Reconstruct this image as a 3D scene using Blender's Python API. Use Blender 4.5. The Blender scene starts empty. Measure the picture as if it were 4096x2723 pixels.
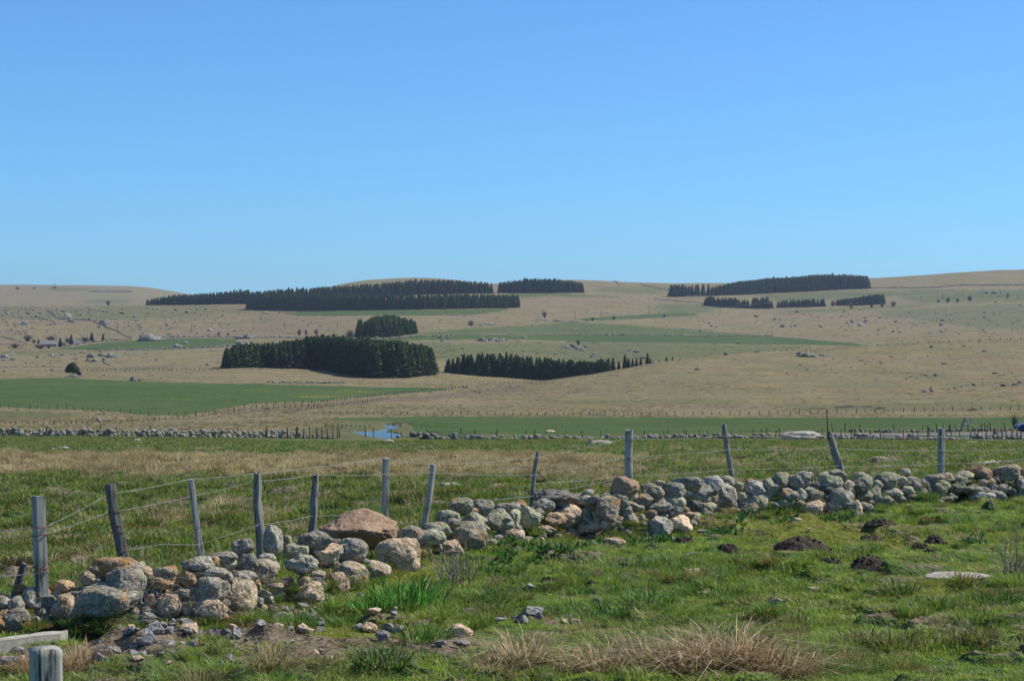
import bpy, bmesh, math, random
import numpy as np
random.seed(7)
RNG = np.random.default_rng(7)
C = bpy.context.scene.collection
R = math.radians

# ------------------------------------------------------------------ camera, sky, sun, exposure
F = 7643.0          # focal length in photo pixels (photo 4096 x 2723)
CX, CY = 2048.0, 1361.5
CAMZ = 2.9
cam_d = bpy.data.cameras.new('camera')
cam = bpy.data.objects.new('camera', cam_d); C.objects.link(cam)
cam.location = (0, 0, CAMZ); cam.rotation_euler = (R(90), 0, 0)
cam_d.sensor_width = 36; cam_d.lens = 36 * F / 4096
cam_d.clip_start = 0.2; cam_d.clip_end = 30000
cam_d.dof.use_dof = True; cam_d.dof.focus_distance = 26; cam_d.dof.aperture_fstop = 9
bpy.context.scene.camera = cam

SUN_AZ, SUN_EL = 73, 47       # azimuth clockwise from the view direction (+Y)
world = bpy.data.worlds.new('World'); bpy.context.scene.world = world
world.use_nodes = True
wn = world.node_tree; wn.nodes.clear()
sky = wn.nodes.new('ShaderNodeTexSky'); sky.sky_type = 'NISHITA'; sky.sun_disc = False
sky.sun_elevation = R(SUN_EL); sky.sun_rotation = R(SUN_AZ)
sky.altitude = 1200; sky.air_density = 1.0; sky.dust_density = 0.1; sky.ozone_density = 3.0
bg = wn.nodes.new('ShaderNodeBackground'); bg.inputs['Strength'].default_value = 0.145
wo = wn.nodes.new('ShaderNodeOutputWorld')
# deeper blue towards the zenith, as in the thin air of the plateau
tc = wn.nodes.new('ShaderNodeTexCoord'); sx = wn.nodes.new('ShaderNodeSeparateXYZ')
rp = wn.nodes.new('ShaderNodeValToRGB'); mx = wn.nodes.new('ShaderNodeMix'); mx.data_type = 'RGBA'; mx.blend_type = 'MULTIPLY'
mx.inputs['Factor'].default_value = 1.0
wn.links.new(tc.outputs['Generated'], sx.inputs[0]); wn.links.new(sx.outputs['Z'], rp.inputs['Fac'])
SKY_RAMP = [(0.0, (.34, .69, .97)), (0.05, (.345, .69, .97)), (0.1, (.365, .69, .975)), (0.20, (.40, .705, .98)), (0.45, (.50, .66, .80))]
while len(rp.color_ramp.elements) < len(SKY_RAMP): rp.color_ramp.elements.new(0.5)
for e, (p_, c_) in zip(rp.color_ramp.elements, SKY_RAMP): e.position = p_; e.color = (*c_, 1)
wn.links.new(sky.outputs[0], mx.inputs[6]); wn.links.new(rp.outputs[0], mx.inputs[7])
wn.links.new(mx.outputs[2], bg.inputs['Color']); wn.links.new(bg.outputs[0], wo.inputs['Surface'])

sl = bpy.data.lights.new('sun', 'SUN'); sl.energy = 5.0; sl.angle = R(0.53); sl.color = (1, 0.94, 0.83)
sun = bpy.data.objects.new('sun', sl); C.objects.link(sun)
sun.rotation_euler = (R(90 - SUN_EL), 0, R(180 - SUN_AZ) )
vs = bpy.context.scene.view_settings
vs.view_transform = 'Standard'; vs.look = 'None'; vs.gamma = 1; vs.exposure = 0.12; vs.use_curve_mapping = False
cy = bpy.context.scene.cycles
cy.volume_bounces = 0; cy.max_bounces = 5; cy.diffuse_bounces = 2; cy.transparent_max_bounces = 6; cy.transmission_bounces = 3
cy.use_denoising = True; cy.denoiser = 'OPENIMAGEDENOISE'; cy.denoising_input_passes = 'RGB_ALBEDO_NORMAL'; cy.denoising_prefilter = 'ACCURATE'

# ------------------------------------------------------------------ numeric helpers
_P = RNG.permutation(256); _P = np.concatenate([_P, _P, _P]); _V = RNG.random(256) * 2 - 1
def _h(a, b, c): return _V[_P[_P[_P[a & 255] + (b & 255)] + (c & 255)]]
def noise3(p):
    p = np.asarray(p, float); i = np.floor(p).astype(np.int64); f = p - i; f = f * f * (3 - 2 * f)
    x, y, z = i[..., 0], i[..., 1], i[..., 2]; u, v, w = f[..., 0], f[..., 1], f[..., 2]
    def L(a, b, t): return a + (b - a) * t
    return L(L(L(_h(x, y, z), _h(x+1, y, z), u), L(_h(x, y+1, z), _h(x+1, y+1, z), u), v),
             L(L(_h(x, y, z+1), _h(x+1, y, z+1), u), L(_h(x, y+1, z+1), _h(x+1, y+1, z+1), u), v), w)
def noise2(x, y, s=0.0): 
    return noise3(np.stack([x, y, np.zeros_like(x) + s + 0.37], -1))
def fbm2(x, y, o=4, s=0.0):
    r = 0; a = 1; t = 0
    for k in range(o):
        r = r + a * noise2(x * 2**k, y * 2**k, s + 7.7 * k); t += a; a *= 0.5
    return r / t
def fbm3(p, o=4):
    r = 0; a = 1; t = 0
    for k in range(o): r = r + a * noise3(p * 2**k + 13.1 * k); t += a; a *= 0.5
    return r / t
def smooth(a, b, x):
    t = np.clip((x - a) / (b - a), 0, 1); return t * t * (3 - 2 * t)
def pchip(xk, yk, x):
    """monotone cubic through (xk, yk[..., n]) evaluated at x; works row-wise on yk"""
    xk = np.asarray(xk, float); yk = np.asarray(yk, float)
    h = np.diff(xk); d = np.diff(yk, axis=-1) / h
    m = np.zeros_like(yk)
    w1 = 2 * h[1:] + h[:-1]; w2 = h[1:] + 2 * h[:-1]
    ok = d[..., :-1] * d[..., 1:] > 0
    with np.errstate(divide='ignore', invalid='ignore'):
        hm = (w1 + w2) / (w1 / d[..., :-1] + w2 / d[..., 1:])
    m[..., 1:-1] = np.where(ok, hm, 0); m[..., 0] = d[..., 0]; m[..., -1] = d[..., -1]
    x = np.clip(x, xk[0], xk[-1]); i = np.clip(np.searchsorted(xk, x) - 1, 0, len(xk) - 2)
    t = (x - xk[i]) / h[i]
    a, b = yk[..., i], yk[..., i+1]; ma, mb = m[..., i] * h[i], m[..., i+1] * h[i]
    return (2*t**3-3*t*t+1)*a + (t**3-2*t*t+t)*ma + (-2*t**3+3*t*t)*b + (t**3-t*t)*mb

# ------------------------------------------------------------------ terrain: height field of the plateau
NEAR = [(-30, 1.3), (4, 1.1), (9, .55), (13, .12), (17, 0), (34, 0), (45, -.35), (70, -1.44), (100, -2.78)]
# for each bearing (photo column) the ground as (distance, photo row)
PROF = {
 -2500: [(150,1765),(200,1735),(300,1690),(400,1655),(700,1515),(850,1490),(1000,1458),(1150,1430),(1300,1402),(1600,1355),(1900,1290),(2300,1228),(3000,1236),(6200,1175),(8000,1230)],
 0:    [(150,1765),(200,1735),(300,1690),(400,1652),(700,1515),(850,1488),(1000,1456),(1150,1430),(1300,1402),(1600,1355),(1900,1285),(2300,1228),(3000,1238),(6200,1155),(8000,1230)],
 500:  [(150,1768),(200,1740),(300,1692),(400,1656),(700,1522),(850,1490),(1000,1456),(1150,1430),(1300,1400),(1600,1352),(1900,1280),(2300,1221),(3000,1240),(6200,1159),(8000,1230)],
 900:  [(150,1770),(200,1748),(300,1685),(400,1645),(700,1532),(850,1476),(1000,1450),(1150,1420),(1300,1390),(1600,1340),(1900,1275),(2250,1218),(3000,1238),(6200,1215),(8000,1260)],
 1500: [(150,1768),(203,1771),(213,1753),(243,1704),(300,1678),(400,1645),(560,1590),(700,1545),(860,1497),(1000,1450),(1150,1410),(1320,1350),(1600,1300),(1900,1242),(2250,1195),(2900,1120),(4000,1170)],
 1700: [(150,1765),(203,1771),(213,1753),(243,1704),(300,1682),(400,1652),(560,1595),(700,1552),(840,1502),(1000,1445),(1150,1405),(1350,1346),(1600,1300),(1900,1237),(2250,1180),(2900,1114),(4000,1170)],
 1960: [(150,1762),(200,1735),(330,1672),(450,1650),(600,1590),(720,1548),(850,1515),(1000,1462),(1200,1400),(1400,1345),(1650,1295),(1950,1232),(2300,1172),(2900,1135),(4000,1170)],
 2300: [(150,1760),(190,1745),(330,1670),(450,1648),(600,1575),(720,1507),(880,1524),(1100,1452),(1280,1402),(1500,1345),(1700,1305),(2000,1235),(2350,1172),(3000,1123),(4000,1170)],
 2700: [(150,1760),(190,1745),(330,1670),(450,1648),(620,1540),(760,1441),(920,1452),(1130,1420),(1300,1385),(1500,1345),(1700,1310),(2000,1252),(2400,1195),(3000,1134),(4000,1180)],
 3100: [(150,1762),(178,1744),(215,1720),(330,1670),(450,1646),(640,1520),(800,1404),(1000,1418),(1300,1396),(1500,1355),(1900,1290),(2200,1235),(2500,1182),(3000,1132),(4000,1180)],
 3500: [(150,1763),(178,1744),(215,1719),(330,1669),(450,1638),(640,1510),(850,1384),(1050,1394),(1300,1372),(1900,1285),(2300,1215),(2600,1157),(3000,1115),(4000,1180)],
 4096: [(150,1764),(178,1743),(200,1727),(215,1719),(330,1669),(450,1628),(640,1500),(900,1358),(1100,1366),(1500,1330),(1900,1275),(2300,1210),(2600,1150),(3000,1081),(4000,1180)],
 6600: [(150,1764),(178,1743),(215,1719),(330,1669),(450,1610),(640,1490),(900,1340),(1100,1350),(1500,1315),(1900,1265),(2300,1200),(2600,1140),(3100,1070),(4000,1180)],
}
_Yk = np.concatenate([np.linspace(-30, 12, 22), np.geomspace(12.5, 12000, 900)])
_Xk = np.linspace(-3000, 7000, 701)
_keys = sorted(PROF)
_cols = []
for k in _keys:
    pts = NEAR + [(d, CAMZ - (r - CY) / F * d) for d, r in PROF[k]] + [(12500, -260)]
    q = np.array(pts); s = np.log(q[:, 0] + 40)
    _cols.append(pchip(s, q[:, 1], np.log(_Yk + 40)))
_cols = np.array(_cols)                       # (keys, Y)
_T = pchip(np.array(_keys, float), _cols.T, _Xk)  # (Y, X)
def zt(X, Y):
    X = np.asarray(X, float); Y = np.asarray(Y, float)
    px = np.where(Y > 14, CX + X / np.maximum(Y, 14) * F, CX)
    fx = np.clip((px - _Xk[0]) / (_Xk[1] - _Xk[0]), 0, len(_Xk) - 1.001); ix = fx.astype(int); fx = fx - ix
    iy = np.clip(np.searchsorted(_Yk, Y) - 1, 0, len(_Yk) - 2); fy = np.clip((Y - _Yk[iy]) / (_Yk[iy+1] - _Yk[iy]), 0, 1)
    a = _T[iy, ix] * (1-fx) + _T[iy, ix+1] * fx; b = _T[iy+1, ix] * (1-fx) + _T[iy+1, ix+1] * fx
    return a * (1-fy) + b * fy
def bumps(X, Y):
    near = smooth(170, 90, Y)
    z = near * (0.085 * fbm2(X * 1.5, Y * 1.3, 3, 3.1) + 0.07 * fbm2(X * .35, Y * .35, 2, 9.2))
    t = fbm2(X * 2.1, Y * 2.1, 2, 21.)
    z = z + near * smooth(0.10, 0.45, t) * (0.10 + 0.08 * smooth(26, 36, Y))     # tussock humps
    z = z - .5 * smooth(1.0, .6, ((X + 5.2) / 1.35)**2 + ((Y - 18.85) / .70)**2)     # ditch behind the kerb
    far = smooth(280, 600, Y)
    z = z + far * np.minimum(Y, 3000) * 0.00045 * fbm2(X * .012, Y * .012, 4, 5.) 
    z = z + smooth(250, 400, Y) * 0.25 * fbm2(X * .12, Y * .12, 3, 15.)
    return z
def ground(X, Y):
    X = np.asarray(X, float); Y = np.asarray(Y, float)
    return zt(X, Y) + bumps(X, Y)
_YS = np.concatenate([np.linspace(9, 60, 1200), np.geomspace(60.1, 11000, 2600)])
def hit(px, row):
    """first ground point seen at photo pixel (px,row) -> (X, Y, Z)"""
    X = (px - CX) / F * _YS; z = zt(X, _YS); r = CY - (z - CAMZ) / _YS * F
    i = np.argmax(r <= row)
    if i == 0: i = 1 if r[0] <= row else int(np.argmin(r))
    a, b = r[i-1], r[i]; t = 0 if a == b else min(max((a - row) / (a - b), 0), 1)
    Y = _YS[i-1] + (_YS[i] - _YS[i-1]) * t; X = (px - CX) / F * Y
    return float(X), float(Y), float(ground(X, Y))
def at(px, row, Y): return ((px - CX) / F * Y, Y, CAMZ - (row - CY) / F * Y)

# ------------------------------------------------------------------ mesh / object helpers
def mesh_np(name, v, f, smooth_=True):
    v = np.asarray(v, np.float32); f = np.asarray(f, np.int32); n = f.shape[1]
    me = bpy.data.meshes.new(name)
    me.vertices.add(len(v)); me.vertices.foreach_set('co', v.ravel())
    me.loops.add(f.size); me.loops.foreach_set('vertex_index', f.ravel())
    me.polygons.add(len(f)); me.polygons.foreach_set('loop_start', np.arange(len(f), dtype=np.int32) * n)
    me.polygons.foreach_set('loop_total', np.full(len(f), n, np.int32))
    me.update(calc_edges=True); me.validate()
    me.polygons.foreach_set('use_smooth', np.full(len(me.polygons), smooth_, bool))
    return me
def obj(name, me, mat=None, parent=None, loc=None, rot=None):
    if mat is not None and not me.materials: me.materials.append(mat)
    o = bpy.data.objects.new(name, me); C.objects.link(o)
    if parent: o.parent = parent
    if loc is not None: o.location = loc
    if rot is not None: o.rotation_euler = rot
    return o
def tag(o, label=None, cat=None, group=None, kind=None):
    if label: o['label'] = label
    if cat: o['category'] = cat
    if group: o['group'] = group
    if kind: o['kind'] = kind
    return o
def empty(name, loc, label, cat, group=None):
    o = bpy.data.objects.new(name, None); C.objects.link(o); o.location = loc; o.empty_display_size = 0.3
    return tag(o, label, cat, group)
class MB:
    def __init__(s): s.v = []; s.f = []
    def add(s, v, f): 
        n = len(s.v); s.v += [tuple(map(float, p)) for p in v]; s.f += [tuple(i + n for i in q) for q in f]
    def tube(s, pts, r, seg=8, cap=True):
        pts = [np.array(p, float) for p in pts]; rr = r if hasattr(r, '__len__') else [r] * len(pts); V = []; Fs = []
        for i, p in enumerate(pts):
            d = pts[min(i+1, len(pts)-1)] - pts[max(i-1, 0)]; d /= np.linalg.norm(d) + 1e-9
            a = np.cross(d, (0, 0, 1)) if abs(d[2]) < .95 else np.cross(d, (0, 1, 0)); a /= np.linalg.norm(a); b = np.cross(d, a)
            for k in range(seg):
                t = 2 * math.pi * k / seg; V.append(p + rr[i] * (math.cos(t) * a + math.sin(t) * b))
        for i in range(len(pts) - 1):
            for k in range(seg):
                k2 = (k + 1) % seg; Fs.append((i*seg+k, i*seg+k2, (i+1)*seg+k2, (i+1)*seg+k))
        if cap: Fs.append(tuple(range(seg))[::-1]); Fs.append(tuple((len(pts)-1)*seg + k for k in range(seg)))
        s.add(V, Fs)
    def box(s, c, d, rz=0):
        V = []
        for x in (-.5, .5):
            for y in (-.5, .5):
                for z in (-.5, .5):
                    X, Y = x*d[0], y*d[1]; V.append((c[0]+X*math.cos(rz)-Y*math.sin(rz), c[1]+X*math.sin(rz)+Y*math.cos(rz), c[2]+z*d[2]))
        s.add(V, [(0,1,3,2),(4,6,7,5),(0,4,5,1),(2,3,7,6),(0,2,6,4),(1,5,7,3)])
    def mesh(s, name, smooth_=False):
        me = bpy.data.meshes.new(name); me.from_pydata(s.v, [], s.f); me.update()
        me.polygons.foreach_set('use_smooth', np.full(len(me.polygons), smooth_, bool)); return me
    def build(s, name, mat, parent=None, loc=None, smooth_=False): return obj(name, s.mesh(name, smooth_), mat, parent, loc)

# ------------------------------------------------------------------ materials
class NT:
    def __init__(s, name):
        s.m = bpy.data.materials.new(name); s.m.use_nodes = True; s.t = s.m.node_tree; s.t.nodes.clear()
        s.out = s.n('OutputMaterial'); s.b = s.n('BsdfPrincipled'); s.l(s.b.outputs[0], s.out.inputs['Surface'])
        s.b.inputs['Roughness'].default_value = 0.9; s.b.inputs['Specular IOR Level'].default_value = 0.2
    def n(s, k): return s.t.nodes.new('ShaderNode' + k)
    def l(s, a, b): s.t.links.new(a, b)
    def noise(s, vec, scale, detail=4, rough=0.55, dist=0):
        n = s.n('TexNoise'); n.inputs['Scale'].default_value = scale; n.inputs['Detail'].default_value = detail
        n.inputs['Roughness'].default_value = rough; n.inputs['Distortion'].default_value = dist
        if vec is not None: s.l(vec, n.inputs['Vector'])
        return n.outputs['Fac']
    def ramp(s, fac, pts):
        r = s.n('ValToRGB'); s.l(fac, r.inputs[0])
        while len(r.color_ramp.elements) < len(pts): r.color_ramp.elements.new(.5)
        for e, (p, c) in zip(r.color_ramp.elements, pts):
            e.position = p; e.color = (c, c, c, 1) if not hasattr(c, '__len__') else (*c, 1)
        return r.outputs[0]
    def mix(s, fac, a, b, mode='MIX'):
        m = s.n('Mix'); m.data_type = 'RGBA'; m.blend_type = mode
        for v, k in ((fac, 0), (a, 6), (b, 7)):
            if hasattr(v, 'links'): s.l(v, m.inputs[k])
            elif k == 0: m.inputs[0].default_value = v
            else: m.inputs[k].default_value = (*v, 1) if hasattr(v, '__len__') else (v, v, v, 1)
        return m.outputs[2]
    def math(s, op, a, b=0.0):
        m = s.n('Math'); m.operation = op
        for v, k in ((a, 0), (b, 1)):
            if hasattr(v, 'links'): s.l(v, m.inputs[k])
            else: m.inputs[k].default_value = v
        return m.outputs[0]
    def bump(s, h, strength, dist):
        b = s.n('Bump'); b.inputs['Strength'].default_value = strength; b.inputs['Distance'].default_value = dist
        s.l(h, b.inputs['Height']); s.l(b.outputs[0], s.b.inputs['Normal'])
    def objvec(s):
        tc = s.n('TexCoord'); oi = s.n('ObjectInfo'); va = s.n('VectorMath'); va.operation = 'ADD'
        ml = s.math('MULTIPLY', oi.outputs['Random'], 57.0)
        cb = s.n('CombineXYZ'); s.l(ml, cb.inputs[0]); s.l(ml, cb.inputs[1]); s.l(tc.outputs['Object'], va.inputs[0]); s.l(cb.outputs[0], va.inputs[1])
        return va.outputs[0], oi.outputs['Random']
    def col(s, c): s.l(c, s.b.inputs['Base Color'])

def stone_mat(name, base, base2, lichen, lam, orange=0.0, white=0.3, sc=1.0, gr=1.0):
    t = NT(name); v, rnd = t.objvec()
    big = t.noise(v, 3.0*sc, 5, .6); fine = t.noise(v, 38*sc, 4, .75); mid = t.noise(v, 14*sc, 4, .65)
    c = t.mix(t.ramp(big, [(.38, 0), (.62, 1)]), base, base2)
    c = t.mix(t.ramp(fine, [(.40, .0), (.60, 1.)]), t.mix(1., c, (1-.5*gr, 1-.51*gr, 1-.53*gr), 'MULTIPLY'), t.mix(1., c, (1+.45*gr, 1+.42*gr, 1+.38*gr), 'MULTIPLY'))
    # pale crustose lichen, yellow-green map lichen, orange lichen, dark moss spots
    w = t.ramp(mid, [(.53, 0), (.58, 1)]); c = t.mix(t.math('MULTIPLY', w, white), c, (.42, .43, .40))
    n2 = t.noise(v, 9*sc, 7, .8, .5)
    c = t.mix(t.ramp(n2, [(.60 - lam*.07, 0), (.64 - lam*.07, .7 if lam else 0)]), c, lichen)
    if orange: 
        n4 = t.noise(v, 4*sc, 5, .65, .3); c = t.mix(t.ramp(n4, [(.62 - orange*.12, 0), (.69 - orange*.12, .75)]), c, (.34, .17, .05))
    n3 = t.noise(v, 11*sc, 6, .75, .2); c = t.mix(t.ramp(n3, [(.36, .75), (.42, 0)]), c, (.045, .043, .038))
    hv = t.math('ADD', t.math('MULTIPLY', rnd, .5), .75); hc = t.n('CombineColor'); [t.l(hv, hc.inputs[k]) for k in range(3)]
    c = t.mix(1., c, hc.outputs[0], 'MULTIPLY')
    c = t.mix(1., c, (1.38, 1.35, 1.27), 'MULTIPLY'); t.col(c); t.bump(t.math('ADD', t.math('MULTIPLY', fine, .35), t.math('ADD', mid, big)), 1.0, .045/sc); return t.m
M = {}
M['g'] = stone_mat('grey_granite', (.175, .165, .145), (.26, .245, .215), (.30, .32, .12), .3, .25)
M['y'] = stone_mat('lichen_granite', (.18, .175, .14), (.265, .255, .205), (.33, .34, .14), 1.0, .05)
M['p'] = stone_mat('pink_granite', (.38, .28, .20), (.46, .36, .27), (.33, .30, .15), .1, .1, .2)
M['o'] = stone_mat('orange_stone', (.27, .19, .125), (.34, .23, .14), (.36, .34, .14), .2, 1.0, .25)
M['t'] = stone_mat('tan_stone', (.21, .175, .135), (.31, .25, .18), (.30, .30, .12), .4, .45)
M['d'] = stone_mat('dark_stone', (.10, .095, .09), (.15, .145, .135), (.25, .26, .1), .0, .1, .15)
M['w'] = stone_mat('pale_stone', (.30, .285, .26), (.38, .36, .33), (.36, .36, .2), .0, .0, .3)
M['s'] = stone_mat('slate_stone', (.17, .165, .175), (.25, .24, .24), (.3, .3, .2), .0, .0, .1)
M['r'] = stone_mat('far_rock', (.125, .122, .115), (.215, .21, .195), (.3, .3, .16), .1, .0, .15, sc=.12)
M['e'] = stone_mat('earth_brown_boulder', (.185, .125, .088), (.28, .195, .14), (.4, .32, .25), .0, .0, .0, gr=.35)

def wood_mat(name, a, b, sc=1):
    t = NT(name); v, rnd = t.objvec()
    mp = t.n('Mapping'); mp.inputs['Scale'].default_value = (26*sc, 26*sc, 1.6*sc); t.l(v, mp.inputs[0])
    n = t.noise(mp.outputs[0], 1, 6, .7, .6); n2 = t.noise(v, 4, 4, .6)
    c = t.mix(t.ramp(n, [(.35, 0), (.65, 1)]), a, b); c = t.mix(t.ramp(n, [(.37, .9), (.44, 0)]), c, (.03, .027, .024))
    c = t.mix(t.ramp(n2, [(.55, 0), (.66, .45)]), c, (.11, .11, .09)); t.col(c); t.bump(n, .8, .012); return t.m
M['wood'] = wood_mat('weathered_wood', (.24, .225, .19), (.46, .44, .39))
M['wood_dark'] = wood_mat('old_dark_wood', (.075, .07, .065), (.20, .19, .175))
M['wood_mid'] = wood_mat('worn_brown_wood', (.15, .14, .12), (.34, .32, .28))
M['wood_far'] = wood_mat('grey_post_wood', (.07, .062, .055), (.12, .11, .1))
def plain(name, c1, c2, sc, rough=.9, bump=0, metal=0):
    t = NT(name); v, r = t.objvec(); n = t.noise(v, sc, 4, .6); t.col(t.mix(t.ramp(n, [(.35, 0), (.65, 1)]), c1, c2))
    t.b.inputs['Roughness'].default_value = rough; t.b.inputs['Metallic'].default_value = metal
    if bump: t.bump(n, .7, bump)
    return t.m
M['wire'] = plain('galvanised_wire', (.22, .22, .22), (.38, .38, .38), 8, .6, 0, .3)
M['rust'] = plain('rusty_wire', (.14, .055, .03), (.24, .10, .05), 8, .9)
M['soil'] = plain('dark_soil', (.034, .026, .020), (.080, .060, .046), 16, 1, .03)
M['dung'] = plain('dried_dung', (.16, .12, .085), (.30, .24, .17), 25, 1, .02)
M['twig'] = plain('dead_stalk', (.20, .16, .125), (.42, .36, .28), 6, .9)
M['twig_far'] = plain('bare_twig', (.10, .08, .07), (.19, .155, .13), 2, .9)
M['willow'] = plain('budding_twig', (.17, .16, .09), (.24, .22, .13), 2, .9)
M['bark'] = plain('bark', (.05, .04, .032), (.09, .07, .055), 3, .95)
M['bankm'] = plain('earthy_turf', (.05, .06, .02), (.12, .10, .05), 9, 1, .03)
M['concrete'] = plain('old_concrete', (.30, .275, .22), (.44, .41, .34), 9, .9, .01)
M['asphalt'] = plain('asphalt', (.12, .12, .125), (.17, .17, .175), .6, .9)
def leaf_mat(name, a, b, sc, trans=.0):
    t = NT(name); v, r = t.objvec(); n = t.noise(v, sc, 5, .7)
    c = t.mix(t.ramp(n, [(.35, 0), (.65, 1)]), a, b); ta = t.n('Attribute'); ta.attribute_name = 'tree'; c = t.mix(t.math('ADD', t.math('MULTIPLY', r, .8), ta.outputs['Fac']), t.mix(1., c, (.85, .9, 1.), 'MULTIPLY'), t.mix(1., c, (1.45, 1.4, .9), 'MULTIPLY'))
    t.col(c); return t.m
M['spruce'] = leaf_mat('spruce_needles', (.030, .056, .020), (.075, .115, .036), .6)
M['pine'] = leaf_mat('pine_needles', (.03, .05, .02), (.06, .085, .03), .8)

# ------------------------------------------------------------------ land cover, field by field (edges given as photo outlines, laid on the land)
FIELDS = [  # green amount, minimum distance, outline
 (.90, 300, [(-900,1512),(0,1517),(250,1512),(480,1522),(700,1530),(1024,1535),(1458,1548),(1762,1552),(1800,1557),(1762,1563),(1415,1588),(1284,1606),(1024,1612),(890,1636),(738,1659),(564,1660),(434,1643),(0,1627),(-900,1600)]),
 (1.0, 200, [(1290,1672),(1500,1668),(1800,1666),(2100,1668),(4096,1670),(5200,1668),(5200,1718),(4096,1718),(3300,1735),(2500,1745),(1640,1742),(1660,1715),(1620,1695),(1400,1684),(1260,1680)]),
 (1.0, 1100, [(215,1396),(400,1371),(560,1362),(700,1353),(940,1355),(955,1373),(760,1391),(470,1400),(320,1399)]),
 (1.0, 1250, [(1450,1362),(1600,1349),(1740,1344),(2048,1341),(3080,1344),(3420,1373),(3470,1382),(3300,1380),(2300,1366),(2048,1357),(1500,1362)]),
 (.62, 1250, [(1600,1345),(1700,1330),(2048,1303),(2250,1287),(2700,1312),(3000,1335),(3080,1343),(2048,1338)]),
 (.9, 1750, [(1130,1253),(1200,1247),(1500,1241),(2048,1234),(2000,1243),(1900,1258),(1500,1263),(1200,1263)]),
 (.85, 1700, [(2290,1279),(2500,1262),(2650,1250),(2780,1252),(2790,1260),(2500,1278),(2350,1284)]),
 (.45, 1700, [(2640,1250),(2650,1214),(2850,1216),(2850,1250)]),
 (.7, 2000, [(1990,1174),(2330,1177),(2500,1187),(2050,1191)]),
 (.55, 1700, [(3085,1250),(3250,1237),(3500,1226),(3700,1212),(3720,1220),(3500,1234),(3200,1250)]),
 (.5, 2100, [(3000,1178),(3450,1165),(3700,1172),(3300,1200),(3100,1200)]),
 (.42, 950, [(1650,1368),(2300,1368),(3300,1382),(3100,1400),(2850,1425),(2500,1450),(2200,1470),(1750,1440)]),
 (.45, 300, [(2850,1625),(2880,1612),(2910,1615),(2900,1628)]),
 (.25, 300, [(2150,1600),(2700,1598),(3000,1605),(2900,1622),(2200,1628)]),
 (.35, 300, [(3050,1615),(3900,1610),(4300,1620),(4300,1640),(3200,1640)]),
 (.4, 900, [(300,1468),(760,1470),(700,1480),(300,1482)]),
 (.4, 900, [(0,1408),(420,1402),(430,1412),(0,1420)]),
 (.6, 3000, [(200,1150),(420,1158),(300,1163),(190,1158)]),
 (.5, 3000, [(330,1200),(500,1198),(520,1210),(340,1212)]),
 (.3, 1500, [(-900,1225),(100,1228),(900,1225),(1000,1250),(500,1280),(-900,1260)]),
 (.35, 2100, [(2400,1150),(2700,1140),(2650,1180),(2350,1165)]),
 (.35, 1500, [(3550,1235),(4500,1200),(4500,1330),(3900,1310),(3500,1260)]),
 (.45, 2000, [(3500,1165),(4500,1150),(4500,1200),(3700,1212)]),
 (.42, 160, [(1180,1722),(1330,1690),(1450,1684),(1600,1692),(1690,1705),(1700,1760),(1500,1768),(1250,1764)]),
 (.5, 160, [(-900,1640),(150,1648),(330,1656),(200,1672),(-900,1672)]),
 (.65, 160, [(1640,1735),(4500,1735),(4500,1770),(1640,1770)]),
]
def inpoly(px, py, poly):
    r = np.zeros(px.shape, bool); n = len(poly)
    for i in range(n):
        x1, y1 = poly[i]; x2, y2 = poly[(i+1) % n]
        if y1 == y2: continue
        c = ((y1 > py) != (y2 > py)) & (px < (x2 - x1) * (py - y1) / (y2 - y1) + x1); r ^= c
    return r
SOIL = [(60,2535,170,22),(110,2665,210,36),(1170,2445,150,30),(700,2530,330,26),(2140,2480,110,22),(1000,2550,300,30),(1500,2595,480,56),(560,2600,290,75),(1150,2640,300,50),(900,2500,160,14),(2200,2540,120,14),(330,2250,110,28),(520,2215,120,16),(60,2290,80,60),(1380,2560,120,20)]
MOSS = [(3300,2130,420,50),(1500,2330,260,40),(1900,2120,90,60),(3700,2390,200,40),(2900,2120,240,36),(1300,2560,500,80),(3600,2180,300,26)]
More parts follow.
